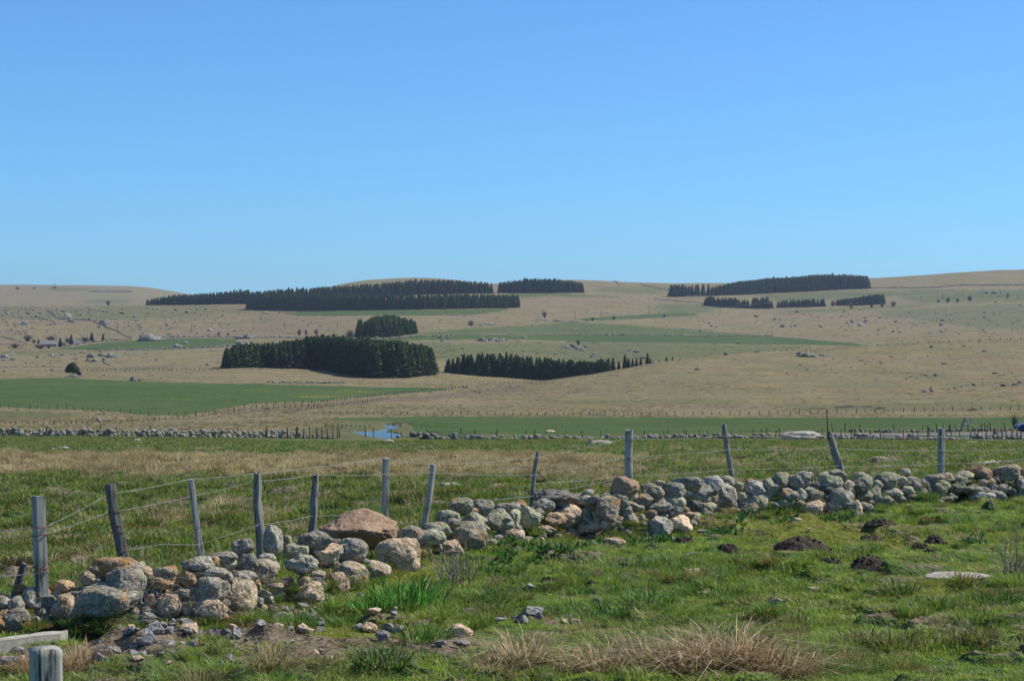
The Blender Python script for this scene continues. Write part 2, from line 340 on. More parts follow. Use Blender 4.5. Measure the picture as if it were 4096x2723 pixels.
def cover(X, Y, Z):
    """R: green grass, G: tan dry grass, B: bare soil, A: moss"""
    Ys = np.maximum(Y, 5); px = CX + X / Ys * F; row = CY - (Z - CAMZ) / Ys * F
    jx = px + 6 * fbm2(X * .05, Y * .05, 3, 2.); jr = row + np.clip(Y, 0, 400) * 0.004 * fbm2(X * .08, Y * .02, 3, 4.)
    g = np.zeros_like(X)
    n1 = fbm2(px * .009, row * .035, 3, 81.); n2 = fbm2(px * .009, row * .035, 3, 83.)
    soft = [(jx + 45 * n1 + a, jr + 9 * n2 + b) for a, b in ((0, 0), (-22, 1.5), (24, -1.5), (-9, -3.5), (11, 3.5), (-34, -1), (36, 1), (2, 5), (-2, -5))]
    for amt, y0, poly in FIELDS:
        if amt < .8: m = sum(inpoly(a, b, poly).astype(float) for a, b in soft) / len(soft) * (Y > y0) * amt; g = np.maximum(g, m)
        else: m = inpoly(jx, jr, poly) & (Y > y0); g = np.where(m, np.maximum(amt, g) if amt < 1 else amt, g)
    near = (Y < 153) | ((row > 1743) & (Y < 215) & (px < 1350))
    band = smooth(41, 46, Y + 3 * fbm2(X*.3, Y*.1, 3, 8.)) * smooth(80, 66, Y + 5 * fbm2(X*.2, Y*.1, 3, 6.)) * smooth(2700, 2300, px + 200 * fbm2(X*.2, Y*.2, 2, 1.))
    patch = smooth(.15, .45, fbm2(X * .5, Y * .25, 3, 11.)) * smooth(34, 38, Y) * .55
    d2 = smooth(100, 150, Y) * .25 * (1 + noise2(X*.1, Y*.1, 3.))
    far_dry = smooth(.0, .35, fbm2(X*.12, Y*.06, 3, 31.)) * smooth(90, 110, Y) * .4
    gn = 1 - np.clip(np.maximum(np.maximum(band, patch), np.maximum(d2, far_dry)), 0, 1)
    g = np.where(near, gn, g)
    so = np.zeros_like(X); mo = np.zeros_like(X)
    nz = fbm2(X * 2.3, Y * 1.3, 4, 17.)
    for cx, cr, w, h in SOIL: 
        e = 1 - ((px - cx) / w)**2 - ((row - cr) / h)**2; so = np.maximum(so, smooth(-.3, .6, e + nz * .9))
    for cx, cr, w, h in MOSS:
        e = 1 - ((px - cx) / w)**2 - ((row - cr) / h)**2; mo = np.maximum(mo, smooth(-.4, .7, e + nz * .7))
    inF = (Y < 40) & (Y > 5); so = np.where(inF, so, 0); mo = np.where(inF, mo, 0)
    tt = fbm2(X * 2.1, Y * 2.1, 2, 21.); sp = noise2(X * .9, Y * .8, 66.)
    so = np.where(Y < 150, np.maximum(so, .85 * smooth(.30, .42, tt) * smooth(-.1, .2, sp)), so)
    # eroded peat banks above the right-hand fence
    for cx, cr, w, h in [(3400,1626,110,2.6),(3530,1630,26,4),(3260,1630,30,2.2),(3880,1636,30,5),(3300,1634,26,1.8),(3750,1641,120,2.4),(3980,1640,90,1.6),(3270,1653,60,2)]:
        e = 1 - ((px - cx) / w)**2 - ((row - cr - 3*np.sin(px*.02)) / h)**2; so = np.where((Y > 350) & (Y < 600), np.maximum(so, smooth(0, .5, e + .6 * noise2(X*.6, Y*.1, 3.))), so)
    # stream banks
    e = 1 - ((px - 1530) / 210)**2 - ((row - 1722) / 36)**2
    so = np.where((Y > 165) & (Y < 330), np.maximum(so, .08 * smooth(-.1, .5, e + .9 * fbm2(X*.3, Y*.1, 3, 2.))), so)
    for (xa, ra), (xb, rb) in zip([(900,1650),(1250,1625),(1500,1605),(1750,1590),(1950,1562)], [(1250,1625),(1500,1605),(1750,1590),(1950,1562),(2100,1550)]):
        rr = ra + (rb - ra) * (px - xa) / (xb - xa); e = 1 - np.abs(row - rr) / 12
        so = np.where((px >= xa) & (px < xb) & (Y > 300) & (Y < 900), np.maximum(so, .85 * smooth(-.2, .6, e + .8 * fbm2(X*.15, Y*.06, 3, 6.))), so)
    return g, so, mo, px, row

def ground_mat():
    t = NT('plateau_ground'); geo = t.n('NewGeometry'); P = geo.outputs['Position']
    at_ = t.n('Attribute'); at_.attribute_name = 'cover'; sp = t.n('SeparateColor'); t.l(at_.outputs['Color'], sp.inputs[0])
    g, so, mo = sp.outputs[0], sp.outputs[1], sp.outputs[2]
    dist = t.n('VectorMath'); dist.operation = 'LENGTH'; t.l(P, dist.inputs[0])
    big = t.noise(P, .012, 6, .6); med = t.noise(P, .09, 6, .65); sm = t.noise(P, .9, 5, .7); fine = t.noise(P, 9, 5, .75)
    # dry moorland grass
    br = t.mix(t.ramp(big, [(.38, 0), (.62, 1)]), (.252, .208, .110), (.310, .258, .138))
    br = t.mix(t.ramp(med, [(.40, .65), (.56, 0)]), br, (.20, .165, .085))
    br = t.mix(t.ramp(med, [(.56, 0), (.72, .6)]), br, (.40, .31, .18))
    br = t.mix(t.ramp(sm, [(.38, .6), (.52, 0)]), br, (.15, .115, .06))
    br = t.mix(t.ramp(sm, [(.55, 0), (.7, .5)]), br, (.42, .33, .2))
    gr = t.mix(t.ramp(med, [(.38, 0), (.62, 1)]), (.058, .108, .034), (.095, .142, .045))
    gr = t.mix(t.ramp(big, [(.45, 0), (.65, .4)]), gr, (.13, .15, .06))
    gr = t.mix(t.ramp(sm, [(.36, .4), (.50, 0)]), gr, (.045, .07, .025))
    gr = t.mix(t.ramp(fine, [(.35, .4), (.6, 0)]), gr, (.04, .055, .02))
    # breakup of green against dry by noise
    k = t.math('ADD', g, t.math('MULTIPLY', t.math('SUBTRACT', sm, .5), .7)); k = t.math('ADD', k, t.math('MULTIPLY', t.math('SUBTRACT', med, .5), .5))
    k = t.ramp(k, [(.0, 0), (.80, 1)])
    br = t.mix(t.ramp(t.noise(P, .035, 7, .7), [(.43, 0), (.60, .8)]), br, (.175, .165, .090))
    br = t.mix(t.ramp(t.noise(P, .30, 6, .75), [(.36, .7), (.48, 0)]), br, (.15, .12, .075))
    br = t.mix(t.ramp(t.noise(P, .006, 5, .6), [(.47, 0), (.62, .65)]), br, (.225, .165, .115))
    c = t.mix(k, br, gr)
    mm = t.mix(t.ramp(sm, [(.35, 0), (.65, 1)]), (.11, .14, .028), (.17, .17, .04)); c = t.mix(mo, c, mm)
    ss = t.mix(t.ramp(fine, [(.35, 0), (.65, 1)]), (.085, .065, .044), (.26, .21, .15)); c = t.mix(so, c, ss)
    t.col(c); t.b.inputs['Roughness'].default_value = 1; t.b.inputs['Specular IOR Level'].default_value = .05
    bsum = t.math('ADD', t.math('MULTIPLY', med, 1.6), t.math('MULTIPLY', sm, .45)); bsum = t.math('ADD', bsum, t.math('MULTIPLY', fine, .03))
    t.bump(bsum, 1.0, 1.0); return t.m
M['ground'] = ground_mat()

def build_ground():
    Ys = list(np.linspace(-28, 11.5, 60)); y = 12.0
    while y < 11000:
        Ys.append(y); y += min(max(y*y/22165*3.2, .02), y*0.0065 if y < 3500 else y*.03)
    Ys = np.array(Ys)
    U = np.concatenate([np.linspace(-1.3, -.31, 40)[:-1], np.linspace(-.31, .31, 900), np.linspace(.31, 1.3, 40)[1:]])
    W = np.maximum(Ys + 4, 14)
    X = U[None, :] * W[:, None]; Y = np.repeat(Ys[:, None], len(U), 1)
    Z = zt(X, Y); g, so, mo, px, row = cover(X.ravel(), Y.ravel(), Z.ravel())
    Z = Z + bumps(X, Y) + (0.03 * so * fbm2(X.ravel()*6, Y.ravel()*6, 2, 3.)).reshape(X.shape) * (Y < 40)
    # stream bed hollow
    nY, nX = X.shape; i = np.arange(nY * nX).reshape(nY, nX)
    f = np.stack([i[:-1, :-1].ravel(), i[:-1, 1:].ravel(), i[1:, 1:].ravel(), i[1:, :-1].ravel()], 1)
    wp = inpoly(px, row, WATER) & (Y.ravel() > 180) & (Y.ravel() < 270)
    zf = Z.ravel().copy(); rim = (Y.ravel() > 190) & (Y.ravel() < 255) & (px > 1340 + 40*np.sin(Y.ravel()*.3)) & (px < 1700 + 30*np.sin(Y.ravel()*.5)); zf[rim] = np.maximum(zf[rim], WZ + .12); zf[wp] = WZ - .5
    me = bpy.data.meshes.new('ground')
    me.vertices.add(nX*nY); me.vertices.foreach_set('co', np.stack([X.ravel(), Y.ravel(), zf], 1).astype(np.float32).ravel())
    me.loops.add(f.size); me.loops.foreach_set('vertex_index', f.astype(np.int32).ravel())
    me.polygons.add(len(f)); me.polygons.foreach_set('loop_start', np.arange(len(f), dtype=np.int32)*4); me.polygons.foreach_set('loop_total', np.full(len(f), 4, np.int32))
    me.update(calc_edges=True); me.polygons.foreach_set('use_smooth', np.ones(len(f), bool))
    a = me.color_attributes.new('cover', 'FLOAT_COLOR', 'POINT')
    a.data.foreach_set('color', np.stack([np.clip(g, 0, 1.15), so, mo, np.ones_like(g)], 1).astype(np.float32).ravel())
    tag(obj('ground', me, M['ground']), kind='structure')
WZ = -7.95
WATER = [(1530,1698),(1602,1704),(1597,1712),(1542,1726),(1602,1737),(1600,1756),(1530,1758),(1470,1748),(1420,1735),(1423,1727),(1510,1723),(1549,1712)]
build_ground()
t = NT('stream_water'); t.b.inputs['Base Color'].default_value = (.015, .03, .05, 1); t.b.inputs['Roughness'].default_value = .08; t.b.inputs['Specular IOR Level'].default_value = .6
g_ = t.n('NewGeometry'); nn = t.noise(g_.outputs['Position'], 2.2, 3, .6); t.bump(nn, .35, .08); M['water'] = t.m
me = bpy.data.meshes.new('stream_water'); 
def _wp(x, r_, g=1.0): Y = (CAMZ - WZ) * F / (r_ - CY); return ((x - CX) / F * Y, Y, WZ)
_c = np.mean(WATER, axis=0); _w = [(_c[0] + (x - _c[0]) * 1.06, _c[1] + (r_ - _c[1]) * 1.04) for x, r_ in WATER]
me.from_pydata([_wp(*q) for q in _w], [], [tuple(range(len(_w)))]); me.update()
tag(obj('stream_water', me, M['water']), kind='structure')

# ------------------------------------------------------------------ stones
_ICO = {}
def ico(s):
    if s not in _ICO:
        b = bmesh.new(); bmesh.ops.create_icosphere(b, subdivisions=s, radius=1); b.verts.ensure_lookup_table()
        _ICO[s] = (np.array([v.co[:] for v in b.verts]), np.array([[v.index for v in f.verts] for f in b.faces])); b.free()
    return _ICO[s]
def rock_verts(sub, ang=.4, rough=1.0, rot=0.0, flat=False):
    if ang > 1.5: return chip_verts(sub, rough, rot)
    v, f = ico(sub); v = v.copy(); o = RNG.random(3) * 90
    v = v * (1 + .34 * fbm3(v * 1.1 + o, 2))[:, None]
    n = RNG.integers(4, 10)
    for k in range(n):                                   # worn faces
        d = RNG.normal(size=3); d /= np.linalg.norm(d); h = RNG.uniform(.56, .92) if ang > .6 else RNG.uniform(.72, 1.0)
        s = v @ d; ov = np.maximum(s - h, 0); v -= (ov * (.72 + .28 * ang))[:, None] * d
    nr = v / np.linalg.norm(v, axis=1)[:, None]
    v = v + nr * (rough * (.10 * fbm3(v * 2.6 + o, 3) + .045 * fbm3(v * 8 + o, 3)))[:, None]
    # cracks and pits
    c = np.abs(fbm3(v * 2.0 + o + 40, 3)); v -= nr * (rough * .07 * smooth(.06, .0, c))[:, None]
    c_, s_ = math.cos(rot), math.sin(rot); v[:, [0, 2]] = v[:, [0, 2]] @ np.array([[c_, s_], [-s_, c_]])
    lo, hi = v.min(0), v.max(0); v = (v - (lo + hi) / 2) / (hi - lo) * 2
    return v, f
def chip_verts(sub, rough, rot):
    v, f = ico(sub); v = v.copy(); o = RNG.random(3) * 90
    for k in range(9):
        d = RNG.normal(size=3); d /= np.linalg.norm(d); h = RNG.uniform(.35, .70); v -= np.maximum(v @ d - h, 0)[:, None] * d * .97
    v += (v / np.linalg.norm(v, axis=1)[:, None]) * (.03 * rough * fbm3(v * 4 + o, 3))[:, None]
    lo, hi = v.min(0), v.max(0); v = (v - (lo + hi) / 2) / (hi - lo) * 2; return v, f
def rock(name, w, h, d, mat, sub=4, ang=.4, rough=1., rot=0.):
    v, f = rock_verts(sub, ang, rough, rot); v = v * np.array([w/2, d/2, h/2]); return mesh_np(name, v, f)

POSTN = [(-1000,'stub'),(165,'square corner post'),(465,'dark leaning post'),(785,'thin pale post'),(1040,'gnarled dark post'),(1255,'right-leaning dark post'),(1540,'square-topped boulder post'),(1712,'round right-leaning post'),
         (2136,'thin weathered post'),(2515,'thickest post'),(2917,'tall tapering post'),(3350,'rod-bearing leaning post'),(3765,'pale split post'),(4150,'photo edge')]
BASE = [(-900,2560),(0,2530),(200,2522),(400,2512),(640,2508),(850,2502),(1000,2484),(1130,2424),(1250,2428),(1350,2404),(1410,2366),(1500,2332),(1600,2306),(1700,2279),(1820,2254),(1950,2222),(2065,2189),(2300,2159),(2450,2168),(2650,2154),(2720,2142),(2800,2099),(2900,2079),(3200,2074),(3440,2070),(3550,2029),(3800,2019),(4096,2012),(4900,1985)]
bx_, br_ = zip(*BASE)
def pileY(px, row):
    yb = CAMZ * F / (np.interp(px, bx_, br_) - CY); k = .62
    return max((yb + k * CAMZ) / (1 + k * (row - CY) / F), yb - .25)
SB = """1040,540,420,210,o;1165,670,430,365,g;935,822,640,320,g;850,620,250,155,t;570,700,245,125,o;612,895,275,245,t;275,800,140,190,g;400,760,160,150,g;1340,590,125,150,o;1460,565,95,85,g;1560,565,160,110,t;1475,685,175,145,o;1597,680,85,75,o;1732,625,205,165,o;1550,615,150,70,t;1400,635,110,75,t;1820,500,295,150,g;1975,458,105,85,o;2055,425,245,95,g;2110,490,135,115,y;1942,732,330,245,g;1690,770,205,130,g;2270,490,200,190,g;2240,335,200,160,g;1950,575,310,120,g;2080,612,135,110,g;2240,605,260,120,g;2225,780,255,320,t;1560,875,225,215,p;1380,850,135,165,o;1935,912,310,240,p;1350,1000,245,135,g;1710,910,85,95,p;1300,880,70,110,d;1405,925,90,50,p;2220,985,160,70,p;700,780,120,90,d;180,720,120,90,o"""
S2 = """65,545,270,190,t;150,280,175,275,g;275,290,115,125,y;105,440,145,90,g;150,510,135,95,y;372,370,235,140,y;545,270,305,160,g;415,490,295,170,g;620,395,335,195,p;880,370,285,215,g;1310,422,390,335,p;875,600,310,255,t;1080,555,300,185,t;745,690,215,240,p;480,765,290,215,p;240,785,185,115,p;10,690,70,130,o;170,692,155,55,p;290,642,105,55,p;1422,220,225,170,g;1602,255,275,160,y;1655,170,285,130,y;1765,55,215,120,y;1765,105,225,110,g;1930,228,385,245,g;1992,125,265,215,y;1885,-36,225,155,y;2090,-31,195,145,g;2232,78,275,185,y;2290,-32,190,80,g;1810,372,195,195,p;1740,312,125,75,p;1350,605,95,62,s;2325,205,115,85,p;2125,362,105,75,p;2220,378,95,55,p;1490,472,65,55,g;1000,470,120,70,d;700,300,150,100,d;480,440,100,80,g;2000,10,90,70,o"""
S3 = """20,910,115,185,y;20,805,115,95,g;78,778,115,85,o;152,890,230,185,y;40,1052,145,105,p;300,778,205,110,g;320,1010,165,85,p;372,917,260,130,o;505,882,250,205,p;592,748,330,135,g;680,742,150,115,y;545,1047,155,55,p;500,967,95,75,g;685,887,145,155,y;777,882,75,95,y;782,742,155,105,g;880,715,220,90,y;905,820,255,225,t;978,752,185,135,g;700,677,115,75,g;850,862,115,95,d;682,1000,175,115,p;767,987,145,105,p;880,967,145,115,p;1040,625,250,195,e;1002,692,95,95,d;925,1082,115,55,p;1150,807,135,75,y;1205,737,185,115,t;1325,737,95,55,o;1295,657,205,155,g;1365,577,105,45,g;1482,667,235,175,g;1610,592,285,135,g;1710,677,255,155,g;1492,762,205,155,y;1857,582,180,135,w;1945,692,235,205,g;1332,797,265,95,g;1375,837,75,95,t;1482,842,175,135,d;1282,862,135,75,t;1372,982,220,185,w;1522,962,265,175,p;1660,797,155,115,d;1792,802,185,115,y;1602,827,75,55,o;1627,867,125,50,p;1977,822,245,68,p;2052,782,115,75,y;2132,717,155,105,y;2092,622,95,105,y;2192,572,85,65,o;2247,632,215,145,w;2192,822,225,145,y;2282,782,155,175,y;2322,712,105,85,p;2332,592,85,95,y;1902,912,115,95,t;1042,842,135,105,g;1182,892,95,55,t;1750,595,65,50,g;420,830,120,80,d;620,820,120,70,d;1100,700,120,90,g;240,850,110,80,d"""  # a dark hole between the stones is put in as a dark stone
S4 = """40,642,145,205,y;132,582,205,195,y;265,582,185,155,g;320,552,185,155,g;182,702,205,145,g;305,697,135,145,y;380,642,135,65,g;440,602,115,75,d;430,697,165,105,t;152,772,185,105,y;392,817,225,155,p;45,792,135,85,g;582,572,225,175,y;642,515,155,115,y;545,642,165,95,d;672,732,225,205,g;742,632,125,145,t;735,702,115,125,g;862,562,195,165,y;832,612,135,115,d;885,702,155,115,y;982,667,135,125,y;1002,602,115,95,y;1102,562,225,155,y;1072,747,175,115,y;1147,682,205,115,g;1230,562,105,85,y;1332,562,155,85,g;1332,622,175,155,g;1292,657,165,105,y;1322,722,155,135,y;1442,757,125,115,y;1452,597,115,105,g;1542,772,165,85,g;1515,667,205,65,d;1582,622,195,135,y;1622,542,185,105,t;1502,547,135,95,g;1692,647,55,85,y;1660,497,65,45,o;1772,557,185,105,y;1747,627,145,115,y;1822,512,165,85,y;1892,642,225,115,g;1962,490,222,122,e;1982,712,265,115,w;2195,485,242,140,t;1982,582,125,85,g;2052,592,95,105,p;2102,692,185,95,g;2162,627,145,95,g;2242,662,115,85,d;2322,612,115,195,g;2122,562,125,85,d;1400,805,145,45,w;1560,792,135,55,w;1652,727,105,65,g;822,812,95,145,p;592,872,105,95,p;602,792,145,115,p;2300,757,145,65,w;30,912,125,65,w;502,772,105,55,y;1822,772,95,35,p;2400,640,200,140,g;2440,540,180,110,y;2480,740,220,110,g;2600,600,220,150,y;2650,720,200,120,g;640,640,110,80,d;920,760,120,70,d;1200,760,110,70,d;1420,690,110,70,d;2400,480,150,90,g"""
stones = []
for data, ox, oy in ((SB, 0, 2043), (S2, 1024, 2043), (S3, 2048, 1680), (S4, 3072, 1680)):
    for s in data.split(';'):
        a = s.split(','); x, y, w, h = [float(q) / 2.3037 for q in a[:4]]; stones.append((x + ox, y + oy, w, h, a[4]))
_occ = [(a[0], a[1], a[2]/2, a[3]/2) for a in stones]; NBIG = len(stones)
for _k in range(520):                                   # small stones showing in the gaps
    x = RNG.uniform(-350, 4480); b_ = np.interp(x, bx_, br_); hh = np.interp(x, [0, 300, 1000, 1900, 2500, 4096], [190, 230, 230, 200, 230, 190]); y = b_ - RNG.uniform(.04, .72) * hh
    w = RNG.uniform(30, 62) if 60 < x < 4150 else RNG.uniform(60, 140)
    if any(abs(x-ox_) < ow*.80 and abs(y-oy_) < oh*.80 for ox_, oy_, ow, oh in _occ): continue
    if 1270 < x < 1610 and y < 2230: continue
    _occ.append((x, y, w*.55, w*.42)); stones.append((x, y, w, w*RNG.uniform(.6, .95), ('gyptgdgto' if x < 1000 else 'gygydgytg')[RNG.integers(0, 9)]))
print('stones', NBIG, len(stones))
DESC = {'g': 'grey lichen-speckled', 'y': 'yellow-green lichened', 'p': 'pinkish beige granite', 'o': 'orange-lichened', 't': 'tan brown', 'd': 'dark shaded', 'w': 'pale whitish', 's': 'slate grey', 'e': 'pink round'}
used = {}
recs = []
for (px, row, w, h, ty) in stones:
    big = w * h > 110 * 70
    Y = pileY(px, row); m = Y / F; W, H = w * m * 1.10, h * m * 1.12; D = max(min(W, H * 1.5), H * .8) * RNG.uniform(.85, 1.1)
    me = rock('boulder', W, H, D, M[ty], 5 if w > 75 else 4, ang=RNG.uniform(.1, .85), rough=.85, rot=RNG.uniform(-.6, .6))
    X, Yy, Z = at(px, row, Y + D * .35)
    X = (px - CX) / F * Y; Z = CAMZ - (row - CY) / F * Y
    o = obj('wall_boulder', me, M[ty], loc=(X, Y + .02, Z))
    basr = np.interp(px, bx_, br_); frac = (basr - row) / max(basr - (basr - 230), 1)
    lay = 'at wall foot' if frac < .28 else ('mid-wall' if frac < .6 else 'atop wall')
    size = 'large' if big else ('small' if w * h < 45 * 35 else 'mid-sized')
    shape = 'flat' if w > 2.1 * h else ('upright' if h > 1.15 * w else 'rounded')
    i = max(k for k in range(len(POSTN)) if POSTN[k][0] <= px); near_ = POSTN[i] if (i + 1 >= len(POSTN) or px - POSTN[i][0] < POSTN[i+1][0] - px) else POSTN[i+1]
    side = 'left of' if px < near_[0] - 25 else ('right of' if px > near_[0] + 25 else 'below')
    if near_[1] == 'stub': near_ = POSTN[1]; side = 'left of'
    recs.append((o, f'{size} {DESC[ty]} {shape} stone {lay}', side, near_[1], px))
cnt = {}
for r_ in recs: cnt.setdefault((r_[1], r_[2], r_[3]), []).append(r_)
ORD = ['leftmost', 'second from left', 'third from left', 'fourth from left', 'fifth from left', 'sixth from left']
for key, L in cnt.items():
    L.sort(key=lambda q: q[4])
    for k, q in enumerate(L):
        lab = f'{key[0]}, {key[1]} {key[2]}' + (f', {ORD[k].replace("from left", "one")}' if len(L) > 1 else '')
        tag(q[0], lab, 'boulder', 'loose boulders of the near rubble wall')

# the big rust-brown boulder, shaped to its outline: overhanging nose on the right, ridge sloping left
def big_boulder():
    v, f = ico(5); v = v.copy(); o = np.array([3.3, 8.1, 5.2])
    a = np.arctan2(v[:, 2], v[:, 0]); rr = np.hypot(v[:, 0], v[:, 2])
    ang = np.radians([-180, -150, -120, -90, -60, -30, -8, 10, 30, 50, 75, 95, 115, 140, 160, 180])
    rad = [1.0, 1.0, .92, .93, 1.0, 1.08, 1.04, .97, .88, .88, 1.0, 1.03, .90, .80, .88, 1.0]
    k = np.interp(a, ang, rad); sup = (np.abs(np.cos(a))**2.6 + np.abs(np.sin(a))**2.2)**(-1/2.4)
    v[:, 0] *= k * sup; v[:, 2] *= k * sup
    v[:, 1] = np.sign(v[:, 1]) * np.abs(v[:, 1])**.8
    nr = v / np.linalg.norm(v, axis=1)[:, None]
    v += nr * (.16 * fbm3(v * 1.7 + o, 3) + .09 * fbm3(v * 4.2 + o, 3) + .03 * fbm3(v * 13 + o, 2))[:, None]
    c = np.abs(fbm3(v * np.array([.9, .9, 2.4]) + o + 20, 3)); v -= nr * (.07 * smooth(.06, 0, c))[:, None]
    # top slab leans away, front face undercut
    v[:, 1] *= np.where(v[:, 1] < 0, np.interp(v[:, 2], [-1, -.6, .15, .55, 1], [.35, .6, 1.1, .75, .3]), 1)
    v[:, 2] -= .16 * np.clip(v[:, 0], 0, 1.2) * 0 
    lo, hi = v.min(0), v.max(0); v = (v - (lo + hi) / 2) / (hi - lo) * 2
    v[:, 2] += .20 * np.clip(-v[:, 0], 0, 1)**2 * (v[:, 2] < 0)         # left underside higher
    px, row, w, h = 1024 + 950/2.3037, 2043 + 170/2.3037, 735/2.3037, 375/2.3037
    Y = 24.6; m = Y / F; v *= np.array([w*m/2, .55, h*m/2])
    o_ = obj('rust_brown_boulder', mesh_np('rust_brown_boulder', v, f), M['e'], loc=((px-CX)*m, Y, CAMZ-(row-CY)*m))
    tag(o_, 'huge rust-brown boulder with a peaked top, largest stone lying on the rubble wall', 'boulder', 'loose boulders of the near rubble wall')
big_boulder()
# dark layered slab
v, f = rock_verts(4, .9, 1.8, .1); lay_ = np.round(v[:, 2] * 5 + .6 * fbm3(v * 2, 2)) / 5; v[:, 2] = v[:, 2] * .5 + lay_ * .5
px, row, w, h = 2048 + 385/2.3037, 1680 + 700/2.3037, 400/2.3037, 130/2.3037; Y = pileY(px, row) + .1; m = Y/F
tag(obj('layered_slab', mesh_np('layered_slab', v * np.array([w*m/2, .35, h*m/2]), f), M['d'], loc=((px-CX)*m, Y, CAMZ-(row-CY)*m)),
    'dark slab of flaking layered rock lying on the wall right of the thin weathered post', 'boulder', 'loose boulders of the near rubble wall')
# rubble core of the bank the boulders rest on (earth and small stones), one solid mound
def core():
    xs = np.linspace(-400, 4600, 500); n = 14; V = []; 
    for x in xs:
        yb = CAMZ * F / (np.interp(x, bx_, br_) - CY); hgt = .20
        for j in range(n):
            t_ = j / (n - 1); yy = yb - .1 + t_ * 1.6; V.append(((x - CX) / F * yb * (yy / yb), yy, -.12 + hgt * math.sin(math.pi * min(t_ * 1.15, 1)) ** .7))
    V = np.array(V); V[:, 2] += .07 * fbm3(V * 2.5, 3)
    i = np.arange(len(V)).reshape(len(xs), n); f = np.stack([i[:-1, :-1].ravel(), i[1:, :-1].ravel(), i[1:, 1:].ravel(), i[:-1, 1:].ravel()], 1)
    tag(obj('earth_bank', mesh_np('earth_bank', V, f), M['bankm']), kind='structure')

core()

# ------------------------------------------------------------------ rocks lying in the near pasture (photo x, row of foot, w, h, type, label)
OFF = []
def field_rock(px, foot, w, h, ty, name, label, cat, group=None, sub=4, ang=.5, rough=1.2, dd=.9, Yo=None):
    X, Y, Z = hit(px, foot) if Yo is None else (*[(px-CX)/F*Yo, Yo], float(ground((px-CX)/F*Yo, Yo)))
    m = Y / F; W, H = w * m, h * m
    if Y < 42: OFF.append((X, Y + W*dd*.1, W*.56)); Z = Z + .012
    me = rock(name, W, H * (1.2 if name == 'turf_stone' else 1.5), max(W * dd, .05), M[ty], sub, ang, rough, 0)
    o = obj(name, me, M[ty], loc=(X, Y + W * dd * .35, Z + H * (.32 if name == 'turf_stone' else .25))); return tag(o, label, cat, group)
NEARROCKS = [
 (65,1828,52,15,'g','flat grey rock in the green pasture near the left edge below the far wall'),
 (217,1806,42,12,'g','pale grey rock in the pasture, left of the pair above the dry grass band'),
 (247,1815,48,9,'g','low flat grey slab beside the pale rock above the dry grass band'),
 (547,1767,36,12,'w','pale rock just below the far wall at left'),
 (564,1795,26,8,'g','small grey rock in mid pasture beneath the pale rock by the far wall'),
 (512,1808,20,10,'p','small beige rock beside the flat slab in the pasture'),
 (957,1803,20,9,'g','lone small grey rock right of the long slab in the pasture'),
 (800,1813,88,8,'w','long thin pale slab in the pasture above the dry grass'),
 (15,1842,26,11,'g','small rock cut by the left edge of the photo'),
 (1547,1772,60,14,'w','pale domed rock below the stream gap of the far wall'),
 (2200,1729,42,10,'p','low rock in the green field just beyond the far wall'),
 (2330,1765,40,8,'w','pale flat stone in front of the far wall, centre right'),
 (2395,1787,112,24,'g','long low grey outcrop behind the wire left of the thick post'),
 (3209,1757,168,32,'w','largest pale grey outcrop at the far wall, behind the leaning post'),
 (3480,1752,54,14,'g','grey outcrop at the far wall right of the leaning post'),
 (3541,1864,142,40,'g','dark grey hunched outcrop in the pasture between the two right posts'),
 (3995,1872,230,24,'w','broad pale flat slab behind the wall near the right edge'),
 (3893,1774,62,10,'w','flat pale stone in front of the far wall near the right edge'),
 (3765,1790,60,11,'g','low stone hidden behind the pale split post'),
 (1800,1994,100,20,'g','grey slab in the grass behind the wall right of the round post'),
 (1625,2050,46,18,'p','small beige rock behind the wall between the square and round posts'),
 (2745,1790,20,7,'w','small pale stone in pasture left of the tall tapering post'),
]
for a in NEARROCKS: field_rock(*a[:5], 'field_rock', a[5], 'rock', 'rocks lying in the pasture', 4, .6, 1.4)

# small stones in the foreground turf
FS1 = "1178,1200,110,60;1165,1268,110,75;1290,1243,80,40;1420,1215,150,80;1355,1275,90,80;1350,1330,150,80;1240,1328,90,70;1550,1295,120,80;1035,1335,140,60;900,1290,130,60;960,1370,120,80;1225,1380,90,50;1360,1415,80,50;1740,1190,120,60;1820,1135,90,50;1720,1115,100,60;1680,1070,150,40;1920,1115,60,50;2070,1130,90,50;2180,1130,100,70;2130,1080,90,40;1300,1450,100,40;1265,1485,110,30;1490,1160,90,40;60,1430,120,70;160,1410,130,50;90,1500,150,60;200,1480,120,60;1640,1250,70,30;1800,1260,70,30;1950,1250,60,30;1470,1350,60,30;2340,1280,60,40;930,1455,180,90"
FS2 = "90,890,80,50;150,930,80,80;440,885,110,50;530,910,70,50;250,910,90,50;320,900,50,40;220,960,110,50;430,935,80,40;500,960,100,50;300,960,90,40;570,875,80,35;205,1065,90,50;425,1090,100,60;465,1110,120,40;590,1070,100,35;40,1120,100,50;930,1060,100,50;1045,1060,130,70;1090,1025,110,50;1210,1070,110,80;1165,1145,120,70;1305,1105,100,50;1695,1295,100,40;1895,1280,140,50;2050,1325,80,60;955,800,80,50;1965,930,120,35;2250,1015,60,30;1880,1510,60,50;585,1325,70,25;545,1380,60,30;380,850,60,30;1270,1040,60,30;2240,1060,140,30;700,1390,50,25;2330,960,70,30;340,1220,40,18;100,1265,60,20;1270,955,60,30;820,865,80,25"
FS3 = "165,750,90,45;205,930,150,60;110,1000,120,60;250,975,80,50;90,1055,120,60;575,1040,90,50;490,1015,80,30;510,965,100,35;760,980,80,40;1280,275,130,30;1770,200,120,25;20,1020,60,30;670,915,50,25;70,795,30,20;1660,400,120,30;2060,265,80,15"
FS4 = "265,165,90,25;385,243,60,14;430,712,130,25;80,905,120,55;1165,985,120,45;1825,1135,140,25"
